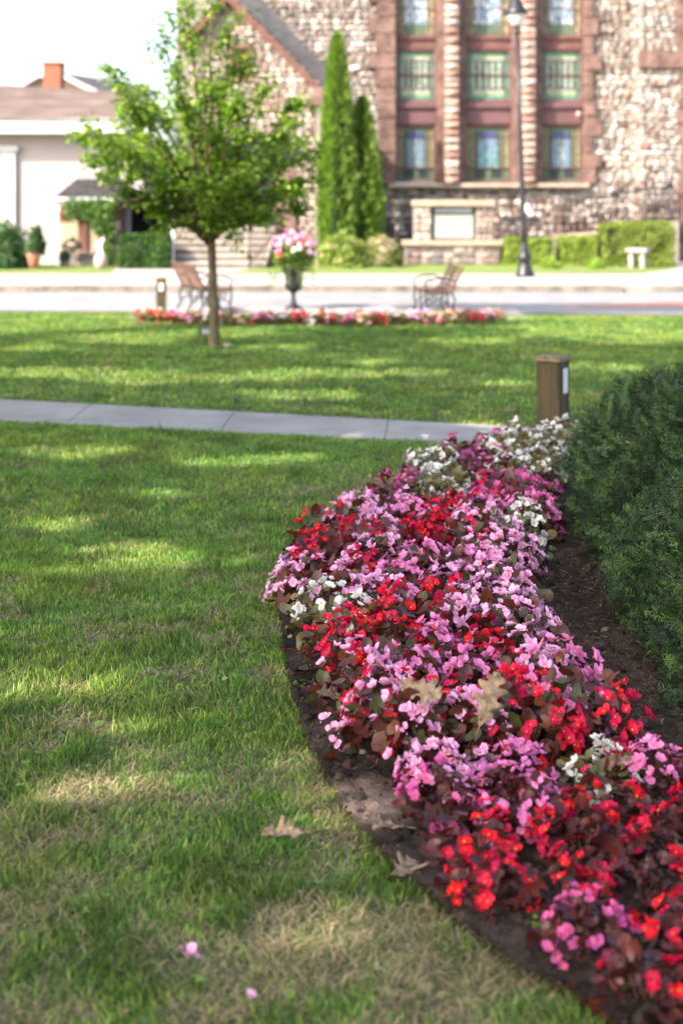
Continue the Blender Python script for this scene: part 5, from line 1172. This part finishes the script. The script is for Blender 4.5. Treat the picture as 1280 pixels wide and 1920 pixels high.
# ------------------------------------------------------------ big shade trees standing left of the frame
SUNPATCH = []   # sunlit patches of ground: px, py, half-widths in px
for a in [(95, 1288, 130, 12), (20, 1292, 60, 12), (265, 1040, 110, 14), (330, 1045, 40, 14), (240, 1478, 110, 13), (180, 1488, 60, 9), (150, 850, 100, 9), (420, 868, 100, 9), (560, 858, 70, 5), (110, 985, 60, 10), (700, 1535, 50, 26), (650, 1500, 26, 12), (925, 800, 40, 6), (620, 1752, 40, 22), (330, 925, 50, 6), (380, 1375, 45, 12),
          (120, 700, 190, 8), (330, 712, 200, 8), (600, 702, 170, 8), (760, 700, 80, 6), (560, 742, 120, 7), (960, 722, 60, 4), (60, 655, 90, 6), (240, 640, 90, 6), (560, 612, 200, 5), (400, 625, 60, 5), (520, 655, 60, 5), (1120, 600, 200, 12), (1200, 640, 120, 6), (880, 640, 90, 6), (700, 680, 60, 4), (1240, 722, 60, 5), (1130, 690, 80, 5), (90, 600, 120, 6), (900, 610, 80, 6)]:
    x, y = g(a[0], a[1]); rx = a[2] * y / F; ry = abs(g(a[0], a[1] - a[3])[1] - g(a[0], a[1] + a[3])[1]) / 2
    SUNPATCH.append((x, y, rx, max(ry, .04)))
sh = np.array([to_sun.x, to_sun.y]) / to_sun.z
def shade_tree(loc, gx0, gx1, gy0, gy1, z0, z1, n, label, seed):
    """crown whose leaves cover the ground rectangle when projected along the sun"""
    z = rng.uniform(z0, z1, n); x = rng.uniform(gx0, gx1, n); y = rng.uniform(gy0, gy1, n)
    # natural ragged edge
    cxm, cym = (gx0 + gx1) / 2, (gy0 + gy1) / 2; e = ((x - cxm) / (gx1 - gx0) * 2) ** 4 + ((y - cym) / (gy1 - gy0) * 2) ** 4
    k = e < .75 + .6 * vnoise(x, y, .6, seed)
    for (sx, sy, rx, ry) in SUNPATCH:
        q = ((x - sx) / (rx + .13)) ** 2 + ((y - sy) / (ry + .15)) ** 2; k &= q > .6 + .8 * vnoise(x, y, .15, seed + 3)
    hole = fbm(x * .6, y * 1.3, .55, 17 + seed); k &= ~((hole > .64) & (x < .3 + np.clip(y - 8, 0, 1) * 9) & (rng.random(n) < .75))
    x, y, z = x[k], y[k], z[k]; n = len(x)
    pts = np.stack([x + sh[0] * z - loc[0], y + sh[1] * z - loc[1], z], 1)
    e_ = empty('shade_tree', (loc[0], loc[1], 0)); tag(e_, label, 'tree')
    link('crown', leafcloud('crown', pts, np.tile(tuple(to_sun), (n, 1)), .17, (.10, .20, .03), (.22, .34, .06), M['canopy'], MAPLE, MAPF, spread=.7), e_)
    m = MB(); m.tube([(0, 0, -.1), (0, 0, 2), (.1, 0, z0)], [.32, .24, .18], 12); r_ = random.Random(seed); c = pts.mean(0)
    for q in range(12): t = pts[r_.randrange(n)]; m.tube([(0, 0, r_.uniform(2.5, z0)), (t[0] * .5, t[1] * .5, (t[2] + z0) / 2 - .3), tuple(t)], [.10, .06, .02], 6)
    m.build('trunk', M['bark'], e_)
shade_tree((-7.5, -.5), -3.6, 3.2, 1.2, 7.2, 5.8, 7.4, 15000, 'big shade tree behind the camera casting dapples on the near lawn', 1)
shade_tree((-9.5, 5.5), -4.5, 3.8, 6.8, 12.4, 6.2, 7.8, 15500, 'big shade tree beside the lawn casting shade over the path', 2)
shade_tree((-10.5, 11.0), -7.5, 4.5, 12.0, 17.0, 6.8, 8.4, 14500, 'big shade tree past the frame edge shading the far lawn', 3)
shade_tree((-7.5, 14.5), .8, 8.5, 20.9, 22.6, 6.8, 7.8, 2300, 'street tree past the frame edge shading the road', 4)
